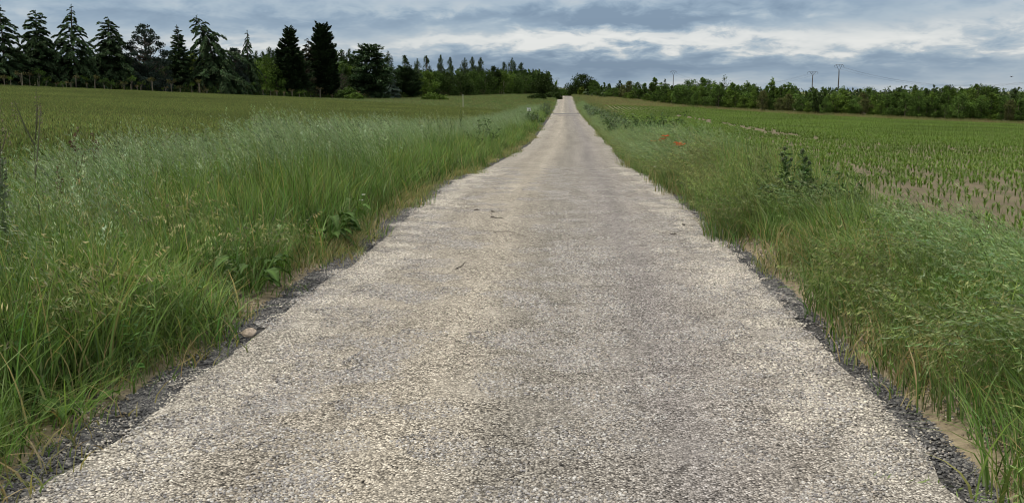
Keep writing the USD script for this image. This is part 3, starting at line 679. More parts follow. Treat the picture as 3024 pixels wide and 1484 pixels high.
x, y, px, d = cells(4, 95, 95, 330, 0.9, 550)
k = (x - ROADX(y) > 3.8) & (((d > wood_line(px) - 5.0) & (d < wood_line(px) + 2)) | ((d > 185) & (d < wood_line(px) + 6) & (x - ROADX(y) < 22)))
place('dry_meadow_grass', tan_meadow, M_GRASS, x[k], y[k], 'pale straw coloured grass along the foot of the right plantation', 'grass', 551, (1.0, 1.5), (0.7, 1.3))
u, y = strew(552, 2.1, 6, 120, 300, 1.3)
scatter('meadow_grass', meadow + tan_meadow[1:2], M_GRASS, u, y, 'mixed green and straw grass beside the far end of the lane on its right', 'grass', 553, (1.0, 1.6), (0.7, 1.2))
u, y = strew(554, -6, -2.1, 120, 300, 1.3)
scatter('meadow_grass', meadow, M_GRASS, u, y, 'rough grass beside the far end of the lane on its left', 'grass', 555, (1.0, 1.6), (0.7, 1.3))

# ---- maize on the right: plants in rows along the lane
def maize_geo(seed, g=None, at_=(0, 0, 0), h=0.175):
    r = rng_of(seed); g = g or Geo()
    b = np.array([at_], float)
    hh = h * r.uniform(0.75, 1.2)
    cst = vary(r, (0.085, 0.15, 0.03), 1, 0.1)
    blades(g, b, np.array([hh * 0.75]), r.uniform(0, 6.28, 1), np.array([0.1]), np.array([0.014]), cst, 2, 1.0, twist=np.array([r.uniform(0, 3.14)]))
    k = 7
    a0 = r.uniform(0, np.pi)
    az = a0 + np.arange(k) * np.pi + r.normal(0, 0.3, k)
    bb = np.repeat(b, k, 0) + np.stack([0 * az, 0 * az, hh * np.linspace(0.10, 0.62, k)], 1)
    blades(g, bb, hh * np.linspace(0.85, 0.6, k) * r.uniform(0.8, 1.15, k), az, r.uniform(0.9, 1.7, k), np.full(k, 0.018), vary(r, (0.122, 0.188, 0.040), k, 0.22), 4, 0.7)
    return g
def maize_row(seed, n=9, step=0.16):
    g = Geo()
    r = rng_of(seed)
    for q_ in range(n):
        if r.uniform() < 0.9:
            maize_geo(seed * 31 + q_, g, (r.normal(0, 0.015), (q_ - n / 2) * step + r.normal(0, 0.02), 0))
    return g
ROWLEN = 9 * 0.16
rowp = [maize_row(600 + k) for k in range(6)]
def bare(x, y):
    """Where the crop failed or was driven over: a pale track across the field and thin spots by the headland."""
    px, py, d = to_px_many(x, y)
    tr = np.interp(px, [1990, 2060, 2200, 2330, 2420], [343, 353, 380, 400, 416])
    tr = tr + 5 * (meshkit.fbm(np.stack([x * 0.2, y * 0.12, 0 * x], -1), 3, 55) - 0.5)
    on = (np.abs(py - tr) * (0.5 + meshkit.fbm(np.stack([x * 0.9, y * 0.5, 0 * x], -1), 3, 56)) < np.interp(px, [1990, 2200, 2420], [2.5, 5, 7])) & (px > 1990) & (px < 2420)
    thin = meshkit.fbm(np.stack([x * 0.35, y * 0.18, 0 * x], -1), 3, 77)
    return on, thin
rx, rz_ = [], []
r = rng_of(610)
mx, my = [], []
for row in np.arange(4.05, 95, 0.75):
    yy = np.arange(4.0, 262, ROWLEN)
    xx = row + ROADX(yy)
    mx.append(xx); my.append(yy)
mx, my = np.concatenate(mx), np.concatenate(my)
px, py, d = to_px_many(mx, my)
on, thin = bare(mx, my)
on = on & (r.uniform(size=len(mx)) < 0.72)
ok = (px > 1500) & (px < 3150) & (d < wood_line(px) - 4.5) & (d > 3) & ~on & ~((d > 185) & (mx - ROADX(my) < 20))
near = ok & (d < 27) & (r.uniform(size=len(d)) < np.clip(0.85 + 1.2 * (thin - 0.42), 0.74, 1))
far = ok & ~(d < 27)
# the 300 nearest plants one by one, the rest of the field as stuff
maize = Kinds('maize_plant', {q_: (lambda p, q_=q_: obj('leaves', maize_geo(650 + q_), M_CROP, p)) for q_ in range(6)})
singles, rest_x, rest_y = [], [], []
order = np.argsort(np.where(near, d, 1e9))
for o in order[: near.sum()]:
    if len(singles) < 300:
        for q_ in range(9):
            if len(singles) < 300 and r.uniform() < 0.85:
                singles.append((mx[o] + r.normal(0, 0.02), my[o] + (q_ - 4.5) * 0.16 + r.normal(0, 0.02)))
    else:
        rest_x.append(mx[o]); rest_y.append(my[o])
for (x, y) in singles:
    s = r.uniform(0.8, 1.25)
    u_ = x - ROADX(y)
    where = 'bordering the right verge grass' if u_ < 6.4 else 'over bare brown soil'
    p = maize.place(int(r.integers(6)), (x, y, float(land(x, y))), r.uniform(0, 360), (s, s, s))
    tag(p, f'small green maize plant standing in a thin row {where}', 'maize plant', f'young maize plants {where}')
allx, ally = np.concatenate([rest_x, mx[far]]), np.concatenate([rest_y, my[far]])
jit = r.normal(0, 0.02, len(allx))
dd_ = np.hypot(allx, ally)
instancer('maize_crop', rowp, M_CROP, np.stack([allx + jit, ally, land(allx, ally)], 1), np.where(r.uniform(size=len(allx)) < 0.5, 0, np.pi) + r.normal(0, 0.01, len(allx)),
          np.stack([1.15 + np.clip(dd_ / 60, 0, 1.2), np.ones(len(allx)), r.uniform(0.85, 1.15, len(allx)) * (1.0 + np.clip(dd_ / 200, 0, 0.3))], 1), r.integers(6, size=len(allx)),
          'rows of low green maize covering the field on the right', 'maize')

# ------------------------------------------------------------------ trees
BARKC, STAKEC = (0.075, 0.062, 0.05), (0.19, 0.165, 0.12)
DARKG, CYPG, BLUEC = np.array([0.038, 0.064, 0.028]), np.array([0.028, 0.046, 0.021]), np.array([0.048, 0.070, 0.056])

def needle_branch(g, r, p0, az, length, rise, droop, col, size, n, spread=0.13):
    """One limb with sprays of needles along it; returns its centre line."""
    t = np.linspace(0, 1, 6)
    d = np.array([math.cos(az), math.sin(az)])
    pts_ = np.stack([p0[0] + d[0] * length * t, p0[1] + d[1] * length * t, p0[2] + length * (rise * t - droop * t ** 2.2)], 1)
    s = np.sqrt(r.uniform(0.02, 1, n))
    k = np.clip(s * 5, 0, 4.999); lo = k.astype(int); fr = (k - lo)[:, None]
    p = pts_[lo] * (1 - fr) + pts_[lo + 1] * fr
    tang = unit(pts_[np.minimum(lo + 1, 5)] - pts_[lo] + 1e-6)
    side = np.array([-d[1], d[0], 0])
    w = r.normal(0, 1, (n, 1))
    p = p + side * w * length * spread * (1.1 - s[:, None] * 0.5) + np.stack([0 * s, 0 * s, r.normal(-0.03, 0.4 * spread, n) * length], 1)
    dr = unit(tang + side * w * 0.6 + np.stack([0 * s, 0 * s, r.normal(-0.12, 0.3, n)], 1))
    diamonds(g, p, dr, np.array([0, 0, 1.0]) + r.normal(0, 0.5, (n, 3)), size * r.uniform(0.7, 1.5, n), size * r.uniform(0.28, 0.5, n), vary(r, col, n, 0.3, 0.08), 0.1)
    return pts_

def conifer(parent, seed, h, prof, rise=0.15, droop=0.35, col=DARKG, per_whorl=7, gap=0.22, size=0.34, lean=(0, 0), tip=True, ragged=0.25, start=0.03, fill=1.0, spread=0.13, trunk=True):
    """prof: (height fraction, half width in metres) pairs."""
    r = rng_of(seed)
    g, b = Geo(), Geo()
    hf, hw = np.array(prof).T
    axis = lambda z: np.array([lean[0] * (z / h) ** 3 + 0.03 * h * 0.15 * math.sin(z * 0.9 + seed), lean[1] * (z / h) ** 3 + 0.03 * h * 0.15 * math.cos(z * 0.7 + seed), z])
    zs = np.linspace(0, h, 12)
    v, f = tube(np.array([axis(z) for z in zs]) - [0, 0, 0.1], np.linspace(0.020 * h, 0.004 * h, 12), 7)
    b.add(v, f, vary(r, BARKC, len(v), 0.15))
    z = start * h
    while z < h * 0.985:
        L = np.interp(z / h, hf, hw)
        nb = max(3, int(round(per_whorl * (0.6 + 0.5 * L / hw.max()))))
        a0 = r.uniform(0, 6.28)
        for q_ in range(nb):
            ln = L * (1 + ragged * r.normal() * 0.6) * r.uniform(0.75, 1.1)
            if ln < 0.08:
                continue
            up = rise * (1 + 1.5 * max(0, z / h - 0.6))
            needle_branch(g, r, axis(z + r.normal(0, gap * 0.8)), a0 + q_ * 6.283 / nb + r.normal(0, 0.25), ln, up + r.normal(0, 0.08), droop * r.uniform(0.6, 1.4), col * r.uniform(0.75, 1.3), size * (0.55 + 0.45 * min(1, ln / 1.2)), max(4, int(40 * fill * ln ** 0.8 * (2.3 - 1.5 * z / h))), spread)
        z += gap * r.uniform(0.75, 1.25)
    if tip:
        a = axis(h * 0.97)
        diamonds(g, np.repeat(a[None], 10, 0) + r.normal(0, 0.04, (10, 3)) + np.linspace(0, 0.05 * h, 10)[:, None] * [0, 0, 1], unit(np.array([0, 0, 1.0]) + r.normal(0, 0.35, (10, 3))), r.normal(size=(10, 3)), np.full(10, size * 0.7), np.full(10, size * 0.2), vary(r, col, 10))
    obj('trunk', b, M_BARK, parent)
    obj('crown', g, M_NEEDLE, parent)
    return axis

def pine(parent, seed, h, prof, col, n=20000, flat_top=False, bare=0.0):
    """Pine: rounded cushions of upright needle tufts at the ends of spreading limbs, sky between the outer ones."""
    r = rng_of(seed); g, b = Geo(), Geo()
    hf, hw = np.array(prof).T
    v, f = tube(np.array([[0, 0, -.1], [.05, 0, h * .4], [-.05, .05, h * .75], [0, 0, h * .93]]), [.026 * h, .02 * h, .011 * h, .004 * h], 7)
    b.add(v, f, vary(r, BARKC, len(v), .15))
    cen, rad = [], []
    for q_ in range(170):
        t = bare + (1 - bare) * r.uniform(.02, 1) ** 1.15
        w = np.interp(t, hf, hw); a = r.uniform(0, 6.28); k = r.uniform(.35, 1.05) ** .6 if t > .55 else r.uniform(.15, 1.0)
        c = np.array([w * k * math.cos(a), w * k * math.sin(a), min(t * h, h * .985)])
        cen.append(c); rad.append(r.uniform(.28, .52) * h / 9 * (2.3 - 1.5 * t))
        z0 = max(.1 * h, c[2] - .55 * w * k - .1)
        v, f = tube(np.array([[0, 0, z0], [c[0] * .6, c[1] * .6, z0 + (c[2] - z0) * .35], c]), [.007 * h, .005 * h, .002 * h], 4)
        b.add(v, f, BARKC)
    leaf_cloud(g, r, np.array(cen), np.array(rad), n, .24 * h / 9, col, .6, -.7)
    obj('trunk', b, M_BARK, parent); obj('crown', g, M_NEEDLE, parent)

def leaf_cloud(g, r, centres, radii, n, size, col, flat=0.8, droop=0.0):
    """Leaf faces spread through a set of clumps, denser to the outside; every clump has its own tone."""
    w = np.asarray(radii) ** 2
    k = r.choice(len(centres), n, p=w / w.sum())
    d = unit(r.normal(size=(n, 3)))
    rad = r.uniform(0, 1, n) ** 0.45
    p = np.asarray(centres)[k] + d * (rad * np.asarray(radii)[k])[:, None] * [1, 1, flat]
    tone = (col * (1 + 0.28 * r.normal(size=(len(centres), 1))).clip(0.5, 1.7))[k]
    dr = unit(d + r.normal(0, 0.9, (n, 3)) - [0, 0, droop])
    diamonds(g, p, dr, d + r.normal(0, 0.5, (n, 3)), size * r.uniform(0.6, 1.4, n), size * r.uniform(0.4, 0.75, n), tone * (1 + 0.15 * r.normal(size=(n, 1))), 0.08)

def broadleaf(parent, seed, h, half, col, n=1500, size=0.22, clumps=38, base=0.12, shape=None, trunk_r=None, stems=1, bark=BARKC, wild=0.22):
    """A round or columnar leafy tree: tapered trunk, limbs to the clumps, gaps between them. shape: (height fraction, half width fraction)."""
    r = rng_of(seed)
    g, b = Geo(), Geo()
    sh = np.array(shape or [(0.0, 0.45), (0.15, 0.8), (0.4, 1.0), (0.7, 0.85), (0.9, 0.5), (1.0, 0.15)])
    tr = trunk_r or 0.018 * h
    zt = r.uniform(base, 0.97, clumps)
    wz = np.interp((zt - base) / (1 - base), sh[:, 0], sh[:, 1]) * half
    ang = r.uniform(0, 6.28, clumps)
    rr = wz * np.sqrt(r.uniform(0.12, 1, clumps)) * (1 + wild * r.normal(size=clumps)).clip(0.5, 1.35)
    cen = np.stack([rr * np.cos(ang), rr * np.sin(ang), zt * h], 1)
    crad = (0.30 * half + 0.20 * wz) * r.uniform(0.6, 1.35, clumps)
    top = np.array([[r.normal(0, half * 0.1), r.normal(0, half * 0.1), h * (1 - 0.02 - 0.04 * q_)] for q_ in range(3)])
    cen, crad = np.vstack([cen, top]), np.concatenate([crad, np.array([0.14, 0.2, 0.26]) * half])
    leaf_cloud(g, r, cen, crad, n, size, np.asarray(col), 0.95)
    for s_ in range(stems):
        o = r.normal(0, 0.06 * half * (stems > 1), 2) * 3
        bend = r.normal(0, 0.05 * half, 2)
        z = np.linspace(-0.1, h * 0.9, 8)
        pts_ = np.stack([o[0] + bend[0] * np.sin(z / h * 3), o[1] + bend[1] * np.sin(z / h * 2.5), z], 1)
        v, f = tube(pts_, np.linspace(tr, tr * 0.15, 8), 6)
        b.add(v, f, vary(r, bark, len(v), 0.15))
    for c in cen[:: max(1, len(cen) // 16)]:
        z0 = max(0.08 * h, c[2] - 0.9 * math.hypot(c[0], c[1]) - 0.05 * h)
        pts_ = np.array([[0, 0, z0], [c[0] * 0.45, c[1] * 0.45, z0 + (c[2] - z0) * 0.6], c])
        v, f = tube(pts_, [tr * 0.4, tr * 0.25, tr * 0.08], 4)
        b.add(v, f, vary(r, bark, len(v), 0.15))
    obj('trunk', b, M_BARK, parent)
    obj('crown', g, M_TREE, parent)

def poplar(parent, seed, h, half, col, n=1500, size=0.26):
    """Upright poplar: plumes of foliage sweeping up round a straight trunk, ragged top."""
    r = rng_of(seed)
    g, b = Geo(), Geo()
    v, f = tube(np.stack([np.zeros(8), np.zeros(8), np.linspace(-0.1, h * 0.95, 8)], 1), np.linspace(0.016 * h, 0.003 * h, 8), 6)
    b.add(v, f, BARKC)
    cen, rad = [], []
    for q_ in range(90):
        t = r.uniform(0.12, 0.99) if q_ > 5 else 0.90 + 0.018 * q_
        w = half * np.interp(t, [0.1, 0.35, 0.6, 0.8, 0.92, 1.0], [0.8, 1.0, 1.0, 0.78, 0.42, 0.08])
        a, k = r.uniform(0, 6.28), math.sqrt(r.uniform(0.05, 1)) * r.uniform(0.7, 1.12)
        c = np.array([w * k * math.cos(a), w * k * math.sin(a), t * h])
        cen.append(c); rad.append((0.16 * half + 0.20 * w) * r.uniform(0.6, 1.25))
        if q_ % 4 == 0:
            z0 = max(0.08 * h, c[2] - 0.14 * h)
            v, f = tube(np.array([[0, 0, z0], [c[0] * 0.6, c[1] * 0.6, z0 + (c[2] - z0) * 0.45], c]), [0.006 * h, 0.004 * h, 0.001 * h], 4)
            b.add(v, f, BARKC)
    leaf_cloud(g, r, np.array(cen), np.array(rad), n, size, np.asarray(col), 1.9, -1.2)
    obj('trunk', b, M_BARK, parent)
    obj('crown', g, M_TREE, parent)

MPP = lambda d: d / F                                               # metres per photograph pixel d metres away
def stand(name, px, d):
    s = spot(px, d)
    return xform(name, s), s
def height_to(px, top, d, s):
    return float(at(px, top, d)[2] - s[2])

# ---- the row of tall dark conifers on the left: (name, pixel column, pixel row of the top, extra distance, profile in pixels, options, label)
CON = [
    ('cedar_tree', 18, 16, 4, [(0, 50), (.25, 52), (.5, 45), (.7, 40), (.85, 26), (.95, 10), (1, 2)], dict(rise=.25, droop=.45, gap=.30, spread=.07, ragged=.4), 'tall dark cedar cut by the left edge of the photo'),
    ('spruce_tree', 122, 36, 5, [(0, 40), (.3, 45), (.55, 42), (.75, 34), (.9, 23), (.97, 16), (1, 6)], dict(rise=.35, droop=.5, gap=.21, fill=1.2, spread=.09, ragged=.4), 'dense blunt topped dark spruce, second from the left edge'),
    ('cedar_tree', 225, 18, 4, [(0, 46), (.2, 55), (.45, 58), (.6, 48), (.75, 35), (.86, 20), (.94, 9), (1, 2)], dict(rise=.42, droop=.70, gap=.34, ragged=.55, spread=.06), 'tall pointed cedar with spreading drooping branches and a bent tip'),
    ('spruce_tree', 331, 54, 6, [(0, 40), (.3, 45), (.52, 44), (.6, 32), (.72, 32), (.85, 26), (.93, 20), (1, 5)], dict(rise=.25, droop=.4, gap=.21, fill=1.2, ragged=.5, spread=.10), 'ragged green spruce with a narrow waist left of the round pine'),
    ('pine_tree', 437, 74, 5, [(0, 60), (.25, 68), (.5, 72), (.68, 68), (.8, 50), (.92, 30), (1, 12)], dict(rise=.72, droop=-.15, gap=.30, size=.36, ragged=.5, col=BLUEC * .7, spread=.09), 'broad round topped pine with upturned branches and sky showing through'),
    ('cypress_tree', 533, 77, 7, [(0, 34), (.3, 34), (.5, 28), (.65, 21), (.8, 17), (.92, 9), (1, 3)], dict(rise=.5, droop=.3, gap=.2), 'slim dark spire between the round pine and the bent cedar'),
    ('cedar_tree', 640, 50, 4, [(0, 56), (.3, 60), (.5, 50), (.65, 42), (.8, 32), (.92, 22), (.98, 14), (1, 8)], dict(rise=.30, droop=.75, gap=.25, ragged=.6, lean=(-2.8, 0.3), spread=.08), 'drooping dark cedar whose top bends over to the left'),
    ('pine_tree', 700, 142, 6, [(0, 34), (.4, 34), (.8, 26), (1, 10)], dict(rise=.5, droop=.2, gap=.22, col=BLUEC * .6), 'low dark pine filling the gap right of the bent cedar'),
    ('cedar_tree', 737, 94, 7, [(0, 30), (.4, 28), (.6, 20), (.75, 14), (.9, 9), (1, 2)], dict(rise=.25, droop=.9, gap=.28, ragged=.5, spread=.07), 'thin drooping spire of a cedar beside the pale green leafy trees'),
    ('cypress_tree', 860, 85, 6, [(0, 36), (.25, 40), (.5, 36), (.7, 25), (.85, 18), (.95, 11), (1, 4)], dict(rise=.9, droop=.25, gap=.17, fill=1.4, ragged=.15, col=CYPG), 'left one of the two tall columnar dark cypresses'),
    ('spruce_tree', 915, 121, 9, [(0, 30), (.4, 28), (.7, 26), (.85, 18), (.95, 12), (1, 3)], dict(rise=.25, droop=.3, gap=.28, ragged=.5, col=np.array([.045, .042, .026])), 'brownish spruce squeezed between the two columnar cypresses'),
    ('cypress_tree', 957, 78, 5, [(0, 34), (.25, 36), (.5, 33), (.7, 29), (.85, 22), (.94, 15), (1, 6)], dict(rise=.95, droop=.2, gap=.16, fill=1.5, ragged=.12, col=CYPG * .9), 'right and taller one of the two columnar dark cypresses'),
    ('pine_tree', 1094, 140, 5, [(0, 34), (.25, 42), (.5, 46), (.72, 42), (.86, 36), (.95, 32), (1, 22)], dict(rise=.35, droop=.2, gap=.24, size=.42, ragged=.4, col=DARKG * 1.2, tip=False), 'broad flat topped dark pine with a bare lower trunk'),
    ('cedar_tree', 1153, 197, 3, [(0, 30), (.15, 27), (.4, 22), (.7, 14), (1, 2)], dict(rise=.1, droop=.35, gap=.24, col=BLUEC * 1.35, start=.03), 'small grey blue cedar in front of the flat topped pine'),
    ('yew_tree', 1197, 207, 4, [(0, 36), (.3, 39), (.6, 36), (.8, 28), (1, 12)], dict(rise=.7, droop=.2, gap=.16, fill=1.3, ragged=.2, col=DARKG * .8, tip=False), 'dark rounded evergreen beside the pale bamboo like stems'),
]
for i_, (nm, px, top, dd, prof, opt, lab) in enumerate(CON):
    d = float(tree_line(px)) + dd
    p, s = stand(nm, px, d)
    h = height_to(px, top, d, s)
    opt = dict(opt); opt.setdefault('col', DARKG)
    sc_ = h / 9.0
    opt['size'] = opt.get('size', .34) * max(.8, sc_); opt['gap'] = opt['gap'] * max(.8, sc_)
    if nm == 'pine_tree' and px != 1094:
        pine(p, 700 + i_, h, [(a, max(b * MPP(d), .05)) for a, b in prof], opt.get('col', DARKG), bare=.04)
    else:
      conifer(p, 700 + i_, h, [(a, max(b * MPP(d) * (1.28 - .3 * a), .05)) for a, b in prof], **opt)
    tag(p, lab, nm.replace('_', ' '))

LOW = [(70, 168, 'between the first cedar and the blunt spruce'), (172, 175, 'between the blunt spruce and the pointed cedar'), (284, 178, 'right of the pointed cedar'), (384, 165, 'between the ragged spruce and the round pine'),
       (492, 158, 'between the round pine and the slim spire'), (586, 180, 'between the slim spire and the bent cedar'), (690, 160, 'right of the bent cedar'), (905, 175, 'between the two columnar cypresses'), (1010, 215, 'right of the taller columnar cypress'), (1140, 220, 'right of the flat topped pine')]
for i_, (px, top, where) in enumerate(LOW):
    d = float(tree_line(px)) + 8
    p, s = stand('low_pine', px, d)
    h = height_to(px, top, d, s)
    pine(p, 745 + i_, h, [(0, 40 * MPP(d)), (.4, 40 * MPP(d)), (.8, 28 * MPP(d)), (1, 10 * MPP(d))], DARKG * .9, 5200, bare=.02)
    tag(p, f'low dark evergreen {where}', 'evergreen tree')
# ---- leafy trees showing between and behind the conifers
MID, LIGHT, YELLOW = np.array([.044, .076, .016]), np.array([.066, .106, .018]), np.array([.10, .13, .022])
LEAFY_LEFT = [
    (80, 160, 14, 34, LIGHT, 'yellow green tree showing low between the first cedar and the second spruce'),
    (170, 150, 12, 30, MID, 'green bushy tree behind the gap left of the pointed cedar'),
    (272, 140, 15, 28, LIGHT, 'bright green tree in the gap right of the pointed cedar'),
    (395, 175, 12, 34, MID, 'low green tree behind the foot of the round pine'),
    (575, 160, 14, 28, YELLOW, 'yellow green tree glowing between the slim spire and the bent cedar'),
    (788, 172, 8, 40, LIGHT, 'light green round tree left of the first columnar cypress'),
    (820, 205, 6, 26, MID, 'lower light green bush at the foot of the first columnar cypress'),
    (1010, 185, 12, 34, MID, 'green leafy tree right of the taller columnar cypress'),
    (1045, 200, 10, 30, LIGHT, 'pale green leafy tree left of the flat topped pine'),
    (1150, 205, 16, 34, MID, 'green tree behind the small grey blue cedar'),
]
for i_, (px, top, dd, half, c, lab) in enumerate(LEAFY_LEFT):
    d = float(tree_line(px)) + dd
    p, s = stand('leafy_tree', px, d)
    broadleaf(p, 760 + i_, height_to(px, top, d, s), half * MPP(d), c, 2800, .28, 34, .02)
    tag(p, lab, 'tree')

# ---- poplars rising behind
POPS = [(762, 150), (780, 152), (800, 140), (812, 148), (1012, 147), (1035, 144), (1047, 155), (1148, 154), (1197, 165), (1235, 175), (1260, 165), (1303, 162), (1330, 169), (1374, 173), (1395, 168), (1420, 170), (1488, 183), (1511, 173), (1540, 185)]
POPL = ['slim poplar right of the thin drooping cedar spire', 'poplar tip second right of the thin drooping cedar spire', 'tallest poplar left of the first columnar cypress', 'poplar nearest the left flank of the first columnar cypress',
        'poplar right beside the taller columnar cypress', 'middle poplar between the taller cypress and the flat topped pine', 'poplar nearest the left side of the flat topped pine', 'lone poplar at the right shoulder of the flat topped pine',
        'broad poplar above the dark rounded evergreen', 'short poplar left in the pair over the pale stems', 'tall poplar right in the pair over the pale stems', 'tallest poplar of the row over the dark hedge trees', 'thin poplar just right of the tallest one',
        'left poplar of the trio over the middle of the wood', 'middle poplar of the trio over the middle of the wood', 'right poplar of the trio over the middle of the wood', 'small poplar left in the last group before the lane',
        'largest poplar in the last group before the lane', 'rightmost leaning poplar, nearest the lane']
popk = {q_: (lambda p, q_=q_: poplar(p, 800 + q_, 12.0, [1.35, 1.5, 1.75, 1.45][q_], [np.array([.038, .058, .024]), np.array([.042, .062, .03])][q_ % 2], 3600, .30)) for q_ in range(4)}
poplars = Kinds('poplar_tree', popk)
r = rng_of(801)
for i_, ((px, top), lab) in enumerate(zip(POPS, POPL)):
    d = float(np.interp(px, [700, 1050, 1200, 1600], [215, 240, 262, 330]))
    s = spot(px, d)
    h = height_to(px, top, d, s)
    k = h / 12.0
    w = k * r.uniform(.9, 1.15) * (1.35 if px in (1197, 1540, 1012) else 1)
    tag(poplars.place(int(r.integers(4)), s, r.uniform(0, 360), (w, w, k)), lab, 'poplar', 'poplars rising behind the left trees')

# ---- the wood under the poplars, up to the lane
WOOD = [(1235, 224, 6, 22, LIGHT, 'airy pale green tree with thin pale stems right of the dark evergreen'), (1262, 216, 8, 24, LIGHT, 'pale green thin stemmed tree under the pair of poplars'), (1290, 214, 10, 24, MID, 'green tree under the tallest poplar'),
        (1325, 212, 6, 30, MID * .6, 'dark green tree above the tan slanted patch'), (1362, 214, 6, 28, MID * .7, 'dark tree behind the white pole'), (1395, 212, 7, 26, MID, 'mid green tree under the trio of poplars'),
        (1430, 210, 9, 30, MID * .75, 'dark green tree right of the trio of poplars'), (1461, 196, 8, 16, MID * .5, 'narrow dark pointed tree in the wood'), (1487, 214, 5, 26, LIGHT, 'lighter green tree in the wood near the lane'),
        (1520, 222, 5, 24, MID, 'green tree under the largest poplar of the last group'), (1552, 226, 6, 24, MID * .8, 'green tree at the right end of the wood')]
for i_, (px, top, dd, half, c, lab) in enumerate(WOOD):
    d = float(tree_line(px)) + dd
    p, s = stand('leafy_tree', px, d)
    h = height_to(px, top, d, s)
    broadleaf(p, 830 + i_, h, half * 1.15 * MPP(d), c, 3400, .34, 40, .10 if c is not LIGHT else .2, stems=4 if c is LIGHT else 1, bark=(.25, .23, .16) if c is LIGHT else BARKC)
    tag(p, lab, 'tree')
# the two dark trees that stand like gateposts at the far end of the lane, and bushes round them
for px, top, d, half, c, nm, lab, cat in [(1612, 222, 250, 38, MID * .45, 'evergreen_tree', 'dark bushy tree on the left side of the far end of the lane', 'tree'), (1585, 285, 215, 22, MID * .55, 'roadside_bush', 'low dark bush by the white marker box', 'bush'),
                                          (1628, 280, 232, 22, MID * .55, 'roadside_bush', 'dark bush hugging the left edge of the lane at its far end', 'bush'), (1716, 222, 285, 32, MID * .45, 'evergreen_tree', 'dark round tree on the right side of the far end of the lane', 'tree'),
                                          (1697, 252, 292, 16, MID * .4, 'roadside_bush', 'dark bush between the far lane and the dark round tree', 'bush'), (1748, 240, 290, 24, MID, 'leafy_tree', 'green tree just right of the dark round tree', 'tree'),
                                          (1640, 262, 330, 20, MID * .9, 'leafy_tree', 'green hedge tree closing the lane in the distance, left part', 'tree'), (1663, 266, 345, 22, MID, 'leafy_tree', 'pale green hedge tree straight ahead where the lane vanishes', 'tree'), (1682, 268, 360, 16, MID * .9, 'leafy_tree', 'low hedge tree in the gap left of the dark round tree', 'tree'),
                                          (1717, 258, 270, 8, YELLOW, 'leafy_sapling', 'slim yellow green young tree in front of the dark round tree', 'young tree'), (1282, 286, 190, 30, LIGHT * .9, 'field_bush', 'rounded pale green bush in the meadow below the poplar pair', 'bush'),
                                          (1045, 282, 168, 22, LIGHT * .9, 'field_bush', 'low pale bush left of the flat topped pine trunk', 'bush'), (1030, 262, 172, 24, MID, 'field_bush', 'green bush behind the low pale one near the flat topped pine', 'bush')]:
    p, s = stand(nm, px, d)
    broadleaf(p, 860 + px, max(.9, height_to(px, top, d, s)), half * MPP(d), c, 4600 if half > 20 else 2200, .40, 60, .0)
    tag(p, lab, cat)

# ---- staked saplings of the nursery in front of the conifers
def sapling(p, q_):
    r = rng_of(880 + q_)
    h = 2.0
    b, g, k = Geo(), Geo(), Geo()
    v, f = tube(np.array([[0, 0, -.05], [.02, .01, .7], [-.02, 0, 1.35], [0, .02, 1.75]]), [.026, .022, .018, .010], 5)
    b.add(v, f, (.11, .095, .075))
    cen = []
    for a in r.uniform(0, 6.28, 5):
        e = np.array([.32 * math.cos(a), .32 * math.sin(a), 1.45 + r.uniform(.15, .5)])
        v, f = tube(np.array([[0, 0, 1.25], e * [.6, .6, 1] - [0, 0, .12], e]), [.014, .010, .005], 4)
        b.add(v, f, (.11, .095, .075)); cen.append(e)
    cen = np.array(cen + [[0, 0, 1.7]])
    leaf_cloud(g, r, cen, np.full(6, [.24, .30, .2, .28][q_]), [130, 190, 90, 160][q_], .12, [np.array([.10, .095, .035]), MID * 1.2, np.array([.12, .10, .045]), LIGHT][q_])
    v, f = tube(np.array([[.10, 0, -.05], [.11, .02, [1.6, 1.2, 1.8, 1.3][q_]]]), .028, 5)
    k.add(v, f, STAKEC)
    obj('trunk', b, M_TWIG, p); obj('crown', g, M_TREE, p); obj('stake', k, M_TWIG, p)
sap = Kinds('staked_sapling', {q_: (lambda p, q_=q_: sapling(p, q_)) for q_ in range(4)})
BEHIND = [(0, 70, 'below the cedar at the left edge'), (70, 170, 'below the dense blunt topped spruce'), (170, 285, 'below the tall pointed cedar'), (285, 385, 'below the ragged narrow waisted spruce'), (385, 490, 'below the broad round pine'), (490, 590, 'below the slim spire'),
          (590, 690, 'below the bent topped cedar'), (690, 790, 'below the thin drooping cedar spire'), (790, 905, 'below the left columnar cypress'), (905, 1000, 'below the taller columnar cypress'), (1000, 1130, 'below the flat topped pine')]
SAP = [14, 34, 64, 90, 118, 140, 168, 186, 197, 209, 227, 258, 284, 308, 330, 368, 391, 406, 419, 450, 483, 491, 508, 533, 567, 588, 613, 645, 652, 663, 694, 722, 735, 742, 778, 800, 818, 840, 862, 884, 898, 918, 945, 981, 1003, 1058]
r = rng_of(890)
KINDL = ['thin staked sapling with a brownish top', 'thin staked sapling with a leafy green head', 'bare staked sapling with forked twigs', 'staked sapling with a light green tuft']
told_ = []
for px in SAP:
    d = float(tree_line(px)) + r.uniform(-.8, 1.0)
    q_ = int(r.integers(4)); s = spot(px, d)
    hs = r.uniform(.6, 1.3) * np.interp(px, [0, 1100], [1.08, 1.0])
    where = [w for a, b, w in BEHIND if a <= px < b][0]
    told_.append((px, f'{KINDL[q_]} {where}', tag(sap.place(q_, s, r.uniform(0, 360), (hs * 1.1, hs * 1.1, hs)), f'{KINDL[q_]} {where}', 'sapling', 'staked nursery saplings')))
